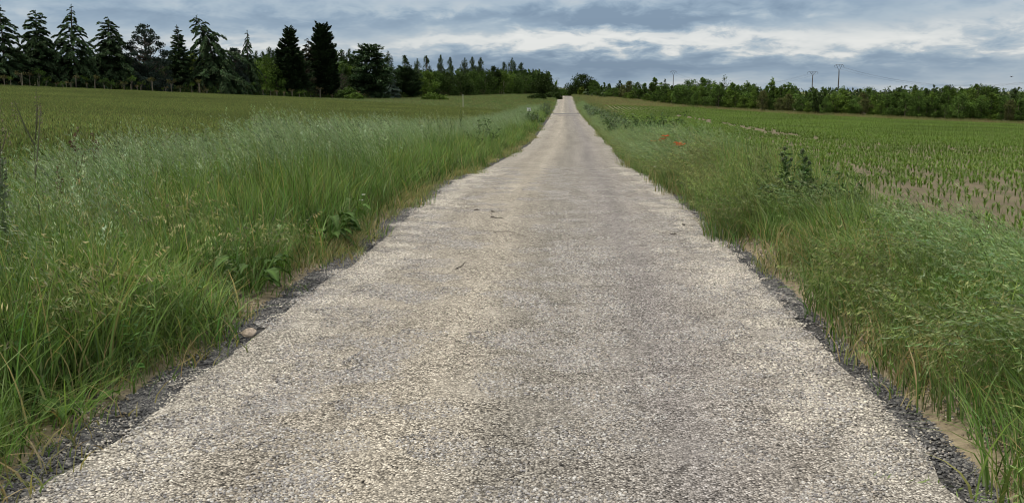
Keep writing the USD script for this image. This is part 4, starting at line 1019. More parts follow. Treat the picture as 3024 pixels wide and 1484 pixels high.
# low brush at the feet of the conifers
x, y, px, d = cells(-85, -10, 95, 260, 0.95, 895)
k = (d > tree_line(px) + .8) & (d < tree_line(px) + 4.5) & (px < 1560)
brush = []
for q_ in range(3):
    rr_ = rng_of(896 + q_); g = Geo()
    leaf_cloud(g, rr_, np.stack([rr_.uniform(-.7, .7, 8), rr_.uniform(-.7, .7, 8), rr_.uniform(.1, .9, 8)], 1), np.full(8, .35), 110, .17, [MID * .7, np.array([.07, .06, .03]), MID][q_])
    brush.append(g)
place('undergrowth', brush, M_TREE, x[k], y[k], 'dark brushy undergrowth beneath the left conifers', 'undergrowth', 897, (.9, 1.4), (.6, 1.9), 1.5, True)

# ---- the young plantation on the right
BROWN = np.array([.060, .066, .024])
def plant_tree(p, q_):
    tall = [(0, .6), (.2, 1), (.5, .8), (.8, .4), (1, .1)]
    spec = [(1.15, MID * 1.2, None), (1.3, MID * .9, None), (1.05, LIGHT * .95, None), (.75, MID * 1.1, tall), (1.2, BROWN, None), (.62, MID * .75, tall), (1.4, MID * 1.1, None), (1.0, LIGHT * 1.0, tall)][q_]
    broadleaf(p, 900 + q_, 5.0, spec[0], spec[1] * 1.22, 2600, .24, 42, .05, spec[2], .05, 2, (.13, .11, .08), .35)
PLN = ['green bushy young tree', 'dark green bushy young tree', 'light green young tree', 'slim upright green young tree', 'brownish bushy young tree', 'narrow dark pointed young tree', 'broad green young tree', 'slender light green young tree']
plant = Kinds('plantation_tree', {q_: (lambda p, q_=q_: plant_tree(p, q_)) for q_ in range(8)})
SECT = [(1740, 1900, 'near the dark round tree'), (1900, 2060, 'below the small far power pole'), (2060, 2220, 'around the branching bare topped tree'), (2220, 2380, 'left of both large poles'), (2380, 2500, 'below the two large power poles'),
        (2500, 2680, 'beside the two large power poles'), (2680, 2840, 'left of the willow like tree'), (2840, 2960, 'around the big willow like tree'), (2960, 3200, 'at the right photo edge')]
TOP = ([1690, 1760, 1800, 1850, 1950, 2050, 2130, 2250, 2320, 2400, 2480, 2600, 2720, 2800, 2860, 2920, 2960, 3040], [240, 240, 246, 243, 241, 244, 246, 252, 258, 275, 276, 276, 270, 262, 258, 258, 288, 280])
r = rng_of(910)
def plant_row(pxs, extra, topshift, spread, row, kinds):
    for px in pxs:
        px = px + r.normal(0, 4)
        d = float(wood_line(px)) + extra + r.normal(0, 1.2)
        s = spot(px, d)
        top = np.interp(px, *TOP) - 4 + 16 * (meshkit.fbm(np.array([[px / 70.0, extra * .05, 0]]), 3, 17)[0] - .5) + topshift + abs(r.normal(0, spread)) * (1 if r.uniform() < .7 else -1.0)
        h = max(1.6, height_to(px, top, d, s))
        q_ = int(r.choice(kinds))
        w = float(np.clip(h / 5, .6, 1.2) * r.uniform(.9, 1.45))
        where = [w_ for a, b, w_ in SECT if a <= px < b]
        lab = f'{PLN[q_]}, {row} plantation row, {where[0] if where else "at the right photo edge"}'
        told.append((px, lab, tag(plant.place(q_, s, r.uniform(0, 360), (w, w, h / 5)), lab, 'young tree', 'young plantation trees on the right')))
told = []
plant_row(np.arange(1765, 3080, 27), 0, 22, 10, 'front', [0, 1, 2, 4, 6, 7, 2, 3])
plant_row(np.arange(1755, 3080, 21), 7, 6, 7, 'second', [0, 1, 2, 3, 4, 5, 6, 7, 3, 5])
plant_row(np.arange(1745, 3080, 19), 16, -1, 8, 'rear', [0, 1, 2, 3, 5, 6, 7, 3, 5, 7])
def tell_apart(told):
    by = {}
    for px, lab, p in told:
        by.setdefault(lab, []).append((px, p))
    for lab, ps in by.items():
        ps.sort(key=lambda x: x[0])
        names = {2: ['left', 'right'], 3: ['left', 'middle', 'right'], 4: ['leftmost', 'second', 'third', 'rightmost'], 5: ['leftmost', 'second', 'middle', 'fourth', 'rightmost'], 6: ['leftmost', 'second', 'third', 'fourth', 'fifth', 'rightmost']}.get(len(ps))
        if names:
            for nm_, (px, p) in zip(names, ps):
                p.SetCustomDataByKey('label', f'{nm_} {lab}')
tell_apart(told)
tell_apart(told_)
SPECIAL = [(2138, 223, 14, 17, 'sparse_tree', LIGHT * .7, 'tall sparse tree with bare upright branches above the plantation', 260), (1830, 238, 12, 12, 'leafy_tree', MID * .6, 'dark feathery tree top above the left part of the plantation', 900), (1962, 232, 16, 8, 'leafy_tree', MID * .5, 'slim dark tree beside the small far power pole', 500),
           (2893, 247, 4, 34, 'willow_tree', LIGHT * .75, 'big loose willow like tree, tallest at the right of the plantation', 1800), (2797, 252, 6, 20, 'leafy_tree', MID * 1.1, 'feathery tree between the power poles and the willow like tree', 900), (2752, 250, 8, 12, 'leafy_tree', MID * .8, 'pointed dark tree left of the feathery one', 600),
           (2990, 261, 6, 14, 'spruce_tree', MID * .55, 'dark pointed tree near the right edge of the photo', 700), (2415, 284, -1, 22, 'leafy_tree', MID * .35, 'very dark dense shrub at the foot of the left large power pole', 1300)]
for i_, (px, top, dd, half, nm, c, lab, n_) in enumerate(SPECIAL):
    d = float(wood_line(px)) + dd
    p, s = stand(nm, px, d)
    broadleaf(p, 930 + i_, height_to(px, top, d, s), half * MPP(d), c, n_, .24, 30, .3 if nm == 'sparse_tree' else .05, [(0, .8), (.3, 1), (.6, .6), (1, .1)] if half < 15 else None, .06, 3 if nm in ('sparse_tree', 'willow_tree') else 1, BARKC, .35)
    tag(p, lab, 'tree')

# ---- distant woods closing the horizon
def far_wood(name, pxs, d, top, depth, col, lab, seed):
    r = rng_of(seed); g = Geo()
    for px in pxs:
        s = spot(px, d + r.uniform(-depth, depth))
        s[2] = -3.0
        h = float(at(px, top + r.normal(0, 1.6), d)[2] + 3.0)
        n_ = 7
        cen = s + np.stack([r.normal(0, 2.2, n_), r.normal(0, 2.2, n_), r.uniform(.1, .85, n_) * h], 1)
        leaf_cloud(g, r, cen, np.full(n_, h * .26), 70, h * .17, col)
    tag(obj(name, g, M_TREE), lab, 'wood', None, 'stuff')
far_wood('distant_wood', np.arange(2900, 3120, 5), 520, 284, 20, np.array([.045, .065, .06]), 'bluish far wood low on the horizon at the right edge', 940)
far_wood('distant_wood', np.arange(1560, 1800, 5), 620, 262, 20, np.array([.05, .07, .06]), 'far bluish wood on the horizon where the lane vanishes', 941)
far_wood('distant_wood', np.arange(-80, 1020, 7), 200, 172, 10, np.array([.022, .040, .012]), 'green wood filling the gaps behind the tall left conifers', 944)
far_wood('distant_wood', np.arange(1000, 1600, 6), 310, 206, 10, np.array([.032, .055, .015]), 'green wood filling the background under the poplars on the left', 942)
far_wood('distant_wood', np.arange(1760, 3120, 9), 265, 258, 18, np.array([.04, .06, .024]), 'rest of the plantation behind its first rows on the right', 943)

# ------------------------------------------------------------------ power poles and wires
def pole(px, top, d, kind, lab, w_px):
    s = spot(px, d); s[2] = min(s[2], -2.0)
    p = xform('power_pole', s, -8 if kind == 'y' else 4)
    h = height_to(px, top, d, s)
    half = w_px / 2 * MPP(d)
    c = (.10, .095, .10)
    hd = half * (1.35 if kind == 'y' else .62)                     # height of the head
    g = Geo()
    v, f = tube(np.array([[0, 0, -.2], [0, 0, (h - hd) * .5], [0, 0, h - hd]]), [.21, .18, .14], 8)
    g.add(v, f, c); obj('pole_shaft', g, M_CONCRETE, p)
    g = Geo(); zc_ = h - hd
    for sgn in (-1, 1):
        v, f = tube(np.array([[0, 0, zc_ - .1], [sgn * half * .62, 0, h - .03], ]), .055, 5); g.add(v, f, c)
        v, f = tube(np.array([[sgn * half * .62, 0, h], [sgn * half, 0, h - hd * .16]]), .05, 5); g.add(v, f, c)
    v, f = tube(np.array([[-half * .62, 0, h], [0, 0, h + .04], [half * .62, 0, h]]), .05, 5); g.add(v, f, c)
    if kind != 'y':
        v, f = tube(np.array([[-half * .4, 0, zc_ + hd * .55], [half * .4, 0, zc_ + hd * .55]]), .05, 5); g.add(v, f, c)
    obj('crossarm', g, M_METAL, p)
    tips = []
    for xx, zz in ((-half, h - hd * .16), (0, h), (half, h - hd * .16)):
        gi = Geo()
        for q_ in range(3):
            me = trimesh.creation.cylinder(.085, .05, sections=8); me.apply_translation([xx, 0, zz - .12 - .13 * q_])
            gi.add(me.vertices, me.faces, (.12, .10, .09))
        v, f = tube(np.array([[xx, 0, zz], [xx, 0, zz - .5]]), .018, 4); gi.add(v, f, c)
        obj('insulator', gi, M_METAL, p)
        a = math.radians(-8 if kind == 'y' else 4)
        tips.append(s + np.array([xx * math.cos(a), xx * math.sin(a), zz - .5]))
    tag(p, lab, 'power pole')
    return tips
PA = pole(2474, 191, 300, 'y', 'tallest power pole, with a triangular open head, above the plantation', 26)
PB = pole(2397, 212, 335, 't', 'power pole with a flat head just left of the tallest one', 30)
PC = pole(1987, 210, 470, 'y', 'small far power pole with a forked head above the left plantation', 18)
PD = pole(1645, 231, 620, 'y', 'tiny farthest power pole above the end of the lane', 13)
def wire(a, b, sag, lab):
    t = np.linspace(0, 1, 24)[:, None]
    p_ = a * (1 - t) + b * t - np.array([0, 0, 1.0]) * sag * 4 * t * (1 - t)
    g = Geo(); v, f = tube(p_, .012, 4); g.add(v, f, (.05, .05, .055))
    tag(obj('power_line_wire', g, M_METAL), lab, 'wire')
q0 = at(3250, 205, 250)
for k_, nm in enumerate(('left', 'middle', 'right')):
    wire(PA[k_], q0 + (PA[k_] - PA[1]), 4.5, f'thin sagging power wire from the {nm} arm of the tallest pole towards the right')
    wire(PB[k_], PC[k_], 5.0, f'thin power wire running left from the {nm} arm of the flat headed pole')

# ------------------------------------------------------------------ small things along the lane
def box(g, size, at_, col, bev=.0):
    me = trimesh.creation.box(size); me.apply_translation(at_)
    g.add(me.vertices, me.faces, col)

# white marker box on a dark post
s = spot(1562, 92)
p = xform('marker_post', s, 8)
g = Geo(); v, f = tube(np.array([[0, 0, -.1], [0, 0, .9]]), .05, 8); g.add(v, f, (.05, .045, .04)); obj('post', g, M_TWIG, p)
g = Geo(); box(g, (.34, .16, .26), (0, 0, 1.02), (.62, .62, .60)); obj('box', g, M_PAINT, p)
g = Geo(); box(g, (.38, .2, .03), (0, 0, 1.168), (.5, .5, .49)); obj('lid', g, M_PAINT, p)
tag(p, 'small white box on a dark post in the left verge far along the lane', 'marker')
# pale pole in the meadow
s = spot(1367, 118)
p = xform('meadow_pole', s)
g = Geo(); v, f = tube(np.array([[0, 0, -.1], [.03, 0, 1.0], [.02, 0, 2.0]]), [.04, .035, .03], 7); g.add(v, f, (.36, .36, .28)); obj('shaft', g, M_TWIG, p)
g = Geo(); v, f = tube(np.array([[.02, 0, 2.0], [.02, 0, 2.05]]), .042, 7); g.add(v, f, (.35, .34, .3)); obj('cap', g, M_TWIG, p)
tag(p, 'slim pale upright pole in front of the dark trees', 'pole')
# far pale building beyond the end of the lane
s = spot(1662, 560); s[2] = -3
p = xform('far_building', s, 12)
zt = float(at(1662, 260, 560)[2] + 3)
g = Geo(); box(g, (9, 6, zt - 1.2), (0, 0, (zt - 1.2) / 2), (.30, .27, .26)); obj('wall', g, M_PAINT, p)
g = Geo(); g.add(np.array([[-4.8, -3.3, zt - 1.2], [4.8, -3.3, zt - 1.2], [4.8, 3.3, zt - 1.2], [-4.8, 3.3, zt - 1.2], [-4.8, 0, zt], [4.8, 0, zt]]), np.array([[0, 1, 5], [0, 5, 4], [2, 3, 4], [2, 4, 5], [0, 4, 3], [1, 2, 5], [0, 3, 2], [0, 2, 1]]), (.20, .17, .16)); obj('roof', g, M_PAINT, p)
for xx in (-3, 0, 3):
    g = Geo(); box(g, (1.0, .12, 1.3), (xx, -3.03, zt - 2.6), (.06, .07, .08)); obj('window', g, M_PAINT, p)
tag(p, 'pale far building peeping over the hedge at the end of the lane', 'building')
# bird high on the right
s = at(2987, 227, 150)
p = xform('bird', s, 20)
g = Geo(); me = trimesh.creation.icosphere(1, .06); me.apply_scale([1, 2.6, .9]); g.add(me.vertices, me.faces, (.03, .03, .03)); obj('body', g, M_TWIG, p)
for sgn in (-1, 1):
    g = Geo(); t_ = np.array([[0, .08, .02], [0, -.08, .02], [sgn * .16, -.06, .10], [sgn * .16, .10, .10], [sgn * .36, -.04, .05]])
    tt = np.vstack([t_, t_ - [0, 0, .012]])
    g.add(tt, np.array([[0, 1, 2], [0, 2, 3], [3, 2, 4], [5, 7, 6], [5, 8, 7], [8, 9, 7], [0, 3, 8], [0, 8, 5], [1, 6, 7], [1, 7, 2], [3, 4, 9], [3, 9, 8], [2, 7, 9], [2, 9, 4]]), (.03, .03, .035)); obj('wing', g, M_TWIG, p)
tag(p, 'tiny dark bird flying above the right end of the plantation', 'bird')

# ---- stone, twigs and crack on the lane
def on_ground(px, py):
    """Where the ray through a pixel meets the road surface."""
    rr_ = ray(px, py); t = 3.0
    for _ in range(60):
        P = EYE + rr_ * t
        gap = P[2] - float(surface(P[0] - ROADX(P[1]), P[1]))
        t += gap / -rr_[2]
    return EYE + rr_ * t
P = on_ground(737, 990)
r = rng_of(960)
me = trimesh.creation.icosphere(3, 1.0)
v = np.array(me.vertices)
for q_ in range(11):                                              # chip flat facets off it
    nn_ = unit(r.normal(size=3)); k_ = r.uniform(.62, .85)
    v = v - np.maximum(v @ nn_ - k_, 0)[:, None] * nn_
v = v * (1 + .16 * (meshkit.fbm(v * 3.0 + 3, 3, 5) - .5)[:, None]) * [.052, .040, .034]
pr = put_mesh(path_for('pale_stone'), (v, np.array(me.faces), np.broadcast_to(np.array([.50, .41, .33]), v.shape)), solid('pale_rock', .9, .35, 45.0, .006, .1))
pr.AddTranslateOp().Set(Gf.Vec3d(P[0], P[1], P[2] + .018)); pr.AddRotateZOp().Set(20.0)
tag(pr.GetPrim(), 'pinkish white fist sized stone lying on the dark gravel edge', 'stone')
def twig(pixels, rad, lab, nm='twig', cat='twig', col=(.045, .035, .03), lift=.006):
    P = np.array([on_ground(*q_) for q_ in pixels]) + [0, 0, lift]
    tt = np.linspace(0, len(P) - 1, 14)
    P = np.stack([np.interp(tt, np.arange(len(P)), P[:, k_]) for k_ in range(3)], 1) + rng_of(len(lab)).normal(0, rad * .7, (14, 3))
    g = Geo(); v, f = tube(P, np.linspace(rad, rad * .4, 14), 5); g.add(v, f, col)
    tag(obj(nm, g, M_TWIG), lab, cat)
twig([(1346, 795), (1360, 789), (1368, 782), (1376, 772)], .004, 'small dark curved twig on the lane left of its middle')
twig([(1400, 622), (1407, 620), (1414, 622)], .008, 'short dark bit of bark on the lane, farther left', 'bark_piece', 'debris')
twig([(1452, 625), (1458, 626)], .010, 'small dark crumb right of the bark bit on the lane', 'bark_piece', 'debris')
twig([(1448, 642), (1470, 644), (1492, 646)], .007, 'thin dark straw lying across the lane', 'straw', 'debris')
twig([(1982, 692), (1995, 693)], .009, 'small dark bit near the right side of the lane', 'bark_piece', 'debris')
twig([(2017, 664), (2024, 666)], .009, 'small dark crumb by the right grass', 'bark_piece', 'debris')
P = np.array([on_ground(*q_) for q_ in [(1385, 689), (1400, 683), (1420, 681), (1450, 683), (1478, 685), (1500, 683), (1520, 687), (1535, 694), (1552, 699), (1546, 703), (1535, 708)]])
tt = np.linspace(0, len(P) - 1, 60)
P = np.stack([np.interp(tt, np.arange(len(P)), P[:, k_]) for k_ in range(3)], 1)
rr_ = rng_of(961)
P[:, 1] += rr_.normal(0, .02, 60); wd = rr_.uniform(.006, .02, 60) * np.sin(np.linspace(.15, 3.0, 60)) + .003
Vc = np.concatenate([P + np.stack([0 * wd, wd, 0 * wd + .004], 1), P + np.stack([0 * wd, -wd, 0 * wd + .004], 1)])
k_ = np.arange(59)
g = Geo(); g.add(Vc, np.vstack([np.stack([k_ + 60, k_ + 61, k_ + 1], 1), np.stack([k_ + 60, k_ + 1, k_], 1)]), (.10, .085, .07))
obj('road_crack', g, M_TWIG, road)

# ------------------------------------------------------------------ tall weeds one by one
def big_leaf(g, r, p0, az, length, width, rise, droop, col, waves=3):
    """A large wavy-edged leaf with a folded midrib (6 x 4 grid)."""
    t = np.linspace(0, 1, 9)
    d = np.array([math.cos(az), math.sin(az), 0]); sd_ = np.array([-d[1], d[0], 0])
    c = p0 + d * length * t[:, None] + np.array([0, 0, 1.0]) * (length * (rise * t - droop * t ** 2))[:, None]
    w = width * np.clip(np.sin(np.pi * np.clip(t * .86 + .12, 0, 1)) ** .8, 0, 1) * (1 - t ** 6)
    s_ = np.array([-1, -.5, 0, .5, 1])
    ruf = .10 * width * np.sin(t * waves * 6.28 + r.uniform(0, 6))
    v = c[:, None] + sd_ * (w[:, None, None] * .5 * s_[None, :, None]) + np.array([0, 0, 1.0]) * (np.abs(s_)[None, :, None] * (.16 * w[:, None, None] + ruf[:, None, None] * (np.abs(s_)[None, :, None] > .9)))
    i, j = np.meshgrid(np.arange(8), np.arange(4), indexing='ij')
    q = np.stack([i * 5 + j, (i + 1) * 5 + j, (i + 1) * 5 + j + 1, i * 5 + j + 1], -1).reshape(-1, 4)
    cc = np.asarray(col) * (1 + .12 * r.normal())
    tone = np.repeat(np.array([1.0, .97, 1.5, .97, 1.0])[None], 9, 0).reshape(-1, 1) * cc
    g.add(v.reshape(-1, 3), np.vstack([q[:, [0, 1, 2]], q[:, [0, 2, 3]]]), np.clip(tone, 0, .8))
def ahead(px, u):
    """How far ahead the line of sight through a pixel column crosses the offset u from the lane's middle."""
    ds = np.linspace(3, 280, 3000)
    P = EYE + FWD * ds[:, None] + RIGHT * ((px - CX) / F * (ds * math.cos(PITCH) + (EYE[2] - ROADZ(ds)) * math.sin(PITCH)))[:, None]
    e = np.abs(P[:, 0] - ROADX(P[:, 1]) - u)
    return float(ds[np.argmin(e)])
def burdock(px, d, height, n_, size, seed, lab, col=(.060, .112, .024), stem=False, group=None):
    """A clump of large dock or burdock leaves: every leaf is a part."""
    s = spot(px, d); r = rng_of(seed)
    p = xform('burdock_plant', s)
    for q_ in range(n_):
        g = Geo(); az = r.uniform(0, 6.28); e = r.uniform(.15, 1)
        b0 = np.array([.05 * math.cos(az), .05 * math.sin(az), 0]); b1 = b0 * 2.5 + [0, 0, height * e * .75] + np.array([math.cos(az), math.sin(az), 0]) * .12 * height
        v, f = tube(np.array([b0, (b0 + b1) / 2 + [0, 0, .05 * height], b1]), [.012, .010, .008], 5); g.add(v, f, np.array(col) * 1.6)
        L = size * r.uniform(.7, 1.15)
        big_leaf(g, r, b1, az + r.normal(0, .3), L, L * r.uniform(.5, .68), r.uniform(.2, .7), r.uniform(.5, 1.1), np.array(col) * r.uniform(.75, 1.2))
        obj('leaf', g, M_LEAF, p)
    tag(p, lab, 'broad leaved plant', group)
def in_verge(u, y):
    x = u + float(ROADX(y)); return np.array([x, y, float(land(x, y))])
def col_of(u, y):
    p = in_verge(u, y); q_ = to_px(p); return q_[0], q_[2]
burdock(*[965, ahead(965, -2.28)], .46, 26, .19, 971, 'large clump of broad burdock leaves at the lane edge, left, where the verge juts out')
burdock(*[1020, ahead(1020, -2.32)], .46, 26, .18, 972, 'dark green burdock clump just beyond the larger one on the left verge')
burdock(*[745, ahead(745, -2.28)], .42, 22, .19, 973, 'burdock with drooping broad leaves overhanging the dark gravel on the left')
burdock(*[225, ahead(225, -2.2)], .2, 11, .17, 974, 'low dark green dock leaves near the bottom left corner')
burdock(*[1985, ahead(1985, 3.4)], .8, 14, .5, 975, 'dark leafy dock clump behind the poppies on the right verge', (.042, .075, .028))
burdock(*[1925, ahead(1925, 3.5)], .9, 14, .55, 976, 'dark leafy dock clump left of the poppies on the right verge', (.045, .08, .03))
burdock(*[1820, ahead(1820, 2.9)], .9, 14, .6, 977, 'grey green leafy clump on the right verge farther along the lane', (.05, .085, .045))
burdock(*[1772, ahead(1772, 2.7)], .9, 14, .7, 978, 'dark green clump on the right verge near where the lane narrows', (.045, .075, .035))
burdock(*[2345, 10.9], .5, 14, .2, 979, 'dark leafy weed clump at the foot of the tall thistles', (.045, .080, .035))

def tall_weed(nm, px, d, top, lab, cat, seed, leafcol, head=None, nbr=6, leaf=.13, headcol=None, lean=0.0, stems=1, leaf_n=26, headlen=.25, thick=.011):
    s = spot(px, d); r = rng_of(seed)
    p = xform(nm, s)
    h = height_to(px, top, d, s)
    gs, gl, heads = Geo(), Geo(), []
    for q_ in range(stems):
        o = r.normal(0, .06, 2) * (stems > 1)
        hh = h * (1 if q_ == 0 else r.uniform(.75, .97))
        z = np.linspace(0, hh, 8)
        ax = np.stack([o[0] + lean * (z / hh) ** 2 + .02 * np.sin(z * 5 + q_), o[1] + .02 * np.cos(z * 4), z - .02], 1)
        v, f = tube(ax, np.linspace(thick, thick * .35, 8), 5); gs.add(v, f, np.array(leafcol) * 1.1)
        tips = [(ax[-1], hh * headlen)]
        for b in range(nbr):
            t = r.uniform(.55, .93); b0 = np.array([np.interp(t * hh, z, ax[:, k]) for k in range(3)]); a = r.uniform(0, 6.28); L = hh * (1.02 - t) * r.uniform(.5, .8)
            b1 = b0 + np.array([math.cos(a) * L * .32, math.sin(a) * L * .32, L * .9])
            v, f = tube(np.array([b0, (b0 + b1) / 2 + [0, 0, -.02], b1]), [.006, .005, .003], 4); gs.add(v, f, np.array(leafcol) * 1.1); tips.append((b1, L * .5))
        n_ = leaf_n; t = r.uniform(.05, .95, n_); a = r.uniform(0, 6.28, n_)
        pz = np.stack([np.interp(t * hh, z, ax[:, k]) for k in range(3)], 1)
        for k in range(n_):
            L = leaf * (1.25 - .8 * t[k]) * r.uniform(.7, 1.2)
            dr = np.array([math.cos(a[k]), math.sin(a[k]), r.uniform(-.3, .7)])
            diamonds(gl, (pz[k] + unit(dr) * L * .5)[None], dr[None], np.array([[0, 0, 1.0]]) + r.normal(0, .2, (1, 3)), [L], [L * .33], vary(r, leafcol, 1, .2), .15)
        for tp, L in tips:
            gh = Geo()
            if head == 'spike':
                m_ = 26; zz = r.uniform(-1, .15, m_) * L; aa = r.uniform(0, 6.28, m_)
                dr = np.stack([np.cos(aa), np.sin(aa), r.uniform(.2, 1, m_)], 1)
                diamonds(gh, tp + np.stack([.018 * np.cos(aa), .018 * np.sin(aa), zz], 1), dr, r.normal(size=(m_, 3)), np.full(m_, .035 * min(1, thick / .008)), np.full(m_, .018 * min(1, thick / .008)), vary(r, headcol, m_, .25), .1)
            elif head == 'knob':
                me = trimesh.creation.icosphere(1, .018); me.apply_scale([1, 1, 1.3]); me.apply_translation(tp); gh.add(me.vertices, me.faces, vary(r, headcol, len(me.vertices), .15))
                m_ = 10; aa = r.uniform(0, 6.28, m_); dr = np.stack([np.cos(aa), np.sin(aa), r.uniform(-.2, 1, m_)], 1)
                diamonds(gh, tp + unit(dr) * .02 - [0, 0, .01], dr, r.normal(size=(m_, 3)), np.full(m_, .05), np.full(m_, .012), vary(r, leafcol, m_, .2), .1)
            if gh.n:
                heads.append(gh)
    obj('stem', gs, M_LEAF, p); obj('leaves', gl, M_LEAF, p)
    for gh in heads:
        obj('flower_head', gh, M_PETAL if headcol is not None and headcol[0] > .2 else M_LEAF, p)
    tag(p, lab, cat)
TH = (.080, .130, .046)
tall_weed('thistle', 2312, 10.9, 432, 'tall dark thistle, left one of the pair standing above the right verge', 'thistle', 981, TH, 'knob', 4, .17, (.08, .10, .05), leaf_n=110)
tall_weed('thistle', 2364, 11.1, 438, 'tall dark thistle, right one of the pair standing above the right verge', 'thistle', 982, TH, 'knob', 4, .17, (.08, .10, .05), leaf_n=110)
tall_weed('thistle', 2342, 10.8, 530, 'shorter bushy thistle at the feet of the tall pair', 'thistle', 983, TH, 'knob', 6, .2, (.05, .07, .04), stems=3, leaf_n=110)
tall_weed('thistle', 2520, 10.5, 570, 'thistle with a leafy top beside the maize on the right', 'thistle', 984, TH, 'knob', 5, .18, (.05, .07, .04), leaf_n=30)
tall_weed('sorrel', 250, 10.0, 384, 'reddish sorrel spike standing above the grass on the left', 'sorrel', 985, (.10, .07, .04), 'spike', 2, .07, (.12, .07, .055), leaf_n=8, thick=.009)
tall_weed('sorrel', 300, 10.4, 388, 'second reddish sorrel spike, right of the taller one', 'sorrel', 986, (.10, .07, .04), 'spike', 1, .07, (.12, .08, .06), leaf_n=8, thick=.009)
tall_weed('sorrel', 200, 8.6, 486, 'short reddish sorrel low in the left grass', 'sorrel', 987, (.10, .07, .04), 'spike', 1, .07, (.13, .07, .06), leaf_n=8, thick=.009)
tall_weed('grass_stalk', 142, 7.0, 246, 'very tall thin stalk rising above the wheat at the far left', 'stalk', 988, (.095, .10, .055), 'spike', 3, .08, (.12, .105, .075), leaf_n=5, headlen=.16, thick=.004)
tall_weed('grass_stalk', 40, 6.6, 300, 'faint tall brown stalk near the left edge of the photo', 'stalk', 989, (.11, .10, .06), 'spike', 5, .06, (.14, .115, .08), leaf_n=3, headlen=.2, thick=.0035)
tall_weed('mugwort', 12, 6.2, 452, 'dark upright mugwort at the left edge of the photo', 'mugwort', 990, (.12, .165, .085), 'spike', 8, .12, (.13, .15, .10), stems=2, leaf_n=60, thick=.006)
for i_, (px, top, lab) in enumerate([(1252, 348, 'leftmost weld spike of the group above the left verge'), (1275, 340, 'second weld spike from the left above the left verge'), (1300, 330, 'tall thin weld spike in the middle of the group above the left verge'), (1340, 345, 'short weld spike left of the tallest one'),
                                     (1366, 318, 'tallest weld spike, in front of the pale pole')]):
    tall_weed('weld_plant', px, ahead(px, -3.3), top, lab, 'weld', 991 + i_, (.06, .09, .04), 'spike', 3, .14, (.26, .28, .15), leaf_n=26, lean=-.08)
for i_, (px, top, d, lab) in enumerate([] and [(1420, 332, ahead(1420, -3.0), 'bushy dark weed in the left verge right of the weld spikes'), (1400, 348, ahead(1400, -2.8), 'lower leafy weed left of the bushy dark one'), (1752, 322, ahead(1752, 2.6), 'grey green mugwort on the right verge near the far lane')]):
    tall_weed('mugwort', px, d, top, lab, 'mugwort', 1000 + i_, (.05, .085, .035), 'spike', 12, .18, (.10, .11, .07), stems=5, leaf_n=46)
# loose leafy bushes of herbs in the verges
def verge_bush(p, q_):
    r = rng_of(1030 + q_); g, b = Geo(), Geo()
    n_ = 16
    a = r.uniform(0, 6.28, n_); t = r.uniform(.2, 1, n_)
    tips = np.stack([.5 * t * np.cos(a), .5 * t * np.sin(a), (1.05 - .45 * t * r.uniform(0, 1, n_)) * r.uniform(.6, 1.0, n_)], 1)
    for tp in tips:
        v, f = tube(np.array([[0, 0, -.02], tp * [.45, .45, .6], tp]), [.010, .007, .003], 4); b.add(v, f, (.07, .09, .04))
    k = np.repeat(np.arange(n_), 26); w = r.uniform(.25, 1.05, len(k))[:, None]
    pos_ = tips[k] * np.concatenate([w ** 1.3, w ** 1.3, w], 1) + r.normal(0, .045, (len(k), 3))
    dr = unit(r.normal(size=(len(k), 3)) + [0, 0, .5])
    col = [np.array([.085, .12, .065]), np.array([.050, .085, .025]), np.array([.10, .13, .085])][q_]
    diamonds(g, pos_, dr, r.normal(size=(len(k), 3)), r.uniform(.06, .13, len(k)), r.uniform(.02, .045, len(k)), vary(r, col, len(k), .3), .1)
    obj('stems', b, M_LEAF, p); obj('leaves', g, M_LEAF, p)
vb = Kinds('verge_bush', {q_: (lambda p, q_=q_: verge_bush(p, q_)) for q_ in range(3)})
r = rng_of(1040)
VB = [(1424, -3.0, 1, 1.15, 'bushy dark weed in the left verge right of the weld spikes'), (1398, -2.8, 1, .8, 'lower leafy weed left of the bushy dark one'), (1570, -2.8, 0, 1.0, 'grey bush below the white marker box'),
      (1600, -2.7, 1, 1.1, 'dark bush in the left verge beyond the white marker box'), (1746, 2.6, 0, 1.1, 'grey bush on the right verge where the lane dips'), (1758, 2.7, 2, 1.2, 'pale grey bush on the right verge, second from the far end'), (1775, 2.8, 1, 1.25, 'dark green bush on the right verge beyond the docks'),
      (1790, 2.5, 2, 1.2, 'pale grey green bush bulging over the right edge of the lane'), (1805, 3.1, 1, 1.25, 'dark green bush behind the pale grey one on the right verge'), (1822, 2.5, 2, 1.15, 'rounded pale grey bush touching the lane on the right'), (1850, 2.6, 0, 1.1, 'grey green bush left of the dark docks on the right verge'),
      (1880, 3.2, 1, 1.2, 'dark green bush below the poppies, left'), (1905, 2.6, 0, .9, 'grey green bush on the lane side of the poppies'), (1938, 3.3, 1, 1.3, 'tall dark green herb clump behind the poppies, left one'), (1962, 3.35, 1, 1.4, 'tallest dark green herb clump behind the upper poppies'), (1990, 3.4, 1, 1.2, 'dark green herb clump above the lower right poppies'),
      (2090, 3.6, 0, .8, 'grey green bush between the poppies and the thistles'), (2140, 3.9, 2, .8, 'pale grey bush beside the maize left of the thistles'),
      (2400, 2.75, 1, .66, 'dark leafy bush right of the thistle feet'), (2455, 2.9, 1, .62, 'second dark leafy bush right of the thistles'), (2290, 2.5, 1, .66, 'leafy bush left of the thistle feet')]
for px, u_, q_, hs, lab in VB:
    d = ahead(px, u_); s = spot(px, d)
    w = hs * r.uniform(.9, 1.25)
    tag(vb.place(q_, s, r.uniform(0, 360), (w, w, hs)), lab, 'bush')
r = rng_of(1041)
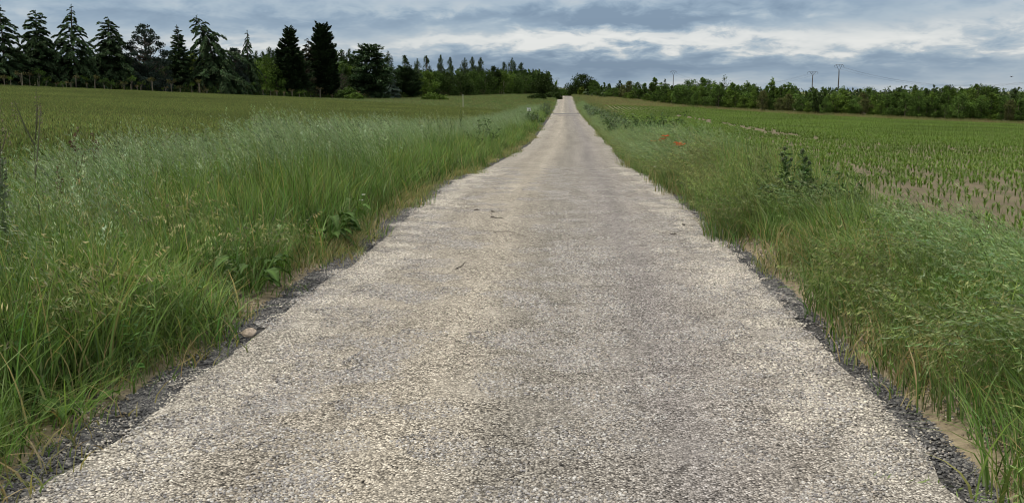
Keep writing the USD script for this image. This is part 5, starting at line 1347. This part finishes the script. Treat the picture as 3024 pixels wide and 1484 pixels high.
for q_ in range(30):
    side = -1 if q_ >= 20 else 1
    y_ = r.uniform(34, 135) if side > 0 else r.uniform(70, 150)
    u_ = side * r.uniform(2.2, 3.3); x_ = u_ + float(ROADX(y_))
    hs = r.uniform(.85, 1.35); w = hs * r.uniform(1.0, 1.5)
    where = 'right' if side > 0 else 'left'
    lab = f'soft grey green herb bush massed along the {where} verge far ahead'
    tag(vb.place(int(r.integers(3)), (x_, y_, float(land(x_, y_))), r.uniform(0, 360), (w, w, hs)), lab, 'bush', f'herb bushes massed along the {where} verge')
# poppies
def poppy(px, py, d, lab, seed):
    s = spot(px, d); r = rng_of(seed); p = xform('poppy', s)
    h = float(at(px, py, d)[2] - s[2])
    g = Geo(); v, f = tube(np.array([[0, 0, 0], [.02, .01, h * .6], [0, 0, h]]), .005, 5); g.add(v, f, (.08, .11, .04)); obj('stem', g, M_LEAF, p)
    for q_ in range(4):
        g = Geo(); big_leaf(g, r, np.array([0, 0, h]), q_ * 1.571 + r.normal(0, .1), .085, .11, .55, .3, (.62, .075, .02), 2); obj('petal', g, M_PETAL, p)
    g = Geo(); me = trimesh.creation.icosphere(1, .012); me.apply_translation([0, 0, h + .012]); g.add(me.vertices, me.faces, (.02, .02, .02)); obj('seed_head', g, M_LEAF, p)
    tag(p, lab, 'poppy')
for i_, (px, py, lab) in enumerate([(1955, 421, 'orange red poppy, lower left in the upper poppy cluster on the right verge'), (1963, 413, 'orange red poppy at the top of the upper cluster'), (1952, 427, 'orange red poppy at the bottom of the upper cluster'), (1928, 428, 'small lone orange poppy left of the clusters'),
                                    (2000, 434, 'orange red poppy at the top of the lower right cluster'), (2004, 441, 'orange red poppy at the bottom of the lower right cluster'), (2012, 438, 'orange red poppy at the right of the lower right cluster')]):
    poppy(px, py - 9, ahead(px, 2.25), lab, 1010 + i_)
# small white flowers dotted in the left verge and in the wheat
def daisy(px, py, d, lab, seed):
    s = spot(px, d); r = rng_of(seed); p = xform('white_flower', s)
    h = max(.2, float(at(px, py, d)[2] - s[2]))
    g = Geo(); v, f = tube(np.array([[0, 0, 0], [.01, .01, h * .6], [0, 0, h]]), .003, 4); g.add(v, f, (.08, .12, .04)); obj('stem', g, M_LEAF, p)
    g = Geo(); a = np.arange(10) * .6283; dr = np.stack([np.cos(a), np.sin(a), 0 * a + .25], 1)
    diamonds(g, np.array([0, 0, h]) + dr * .014, dr, np.array([0, -.6, 1.0]) + 0 * dr, np.full(10, .026), np.full(10, .012), np.tile([.7, .7, .66], (10, 1)), .1); obj('petals', g, M_PETAL, p)
    tag(p, lab, 'flower')
for i_, (px, py, d, lab) in enumerate([(1052, 358, 24, 'white flower at the edge of the wheat, left'), (1115, 350, 26, 'white flower at the edge of the wheat, right'), (1068, 592, 12.5, 'small white flower low in the left verge, lower one'), (1075, 575, 12.6, 'small white flower low in the left verge, upper one'),
                                       (1932, 492, 18, 'white flower in the brome grass of the right verge, left one'), (1962, 495, 18, 'white flower in the brome grass of the right verge, right one')]):
    daisy(px, py, d, lab, 1020 + i_)
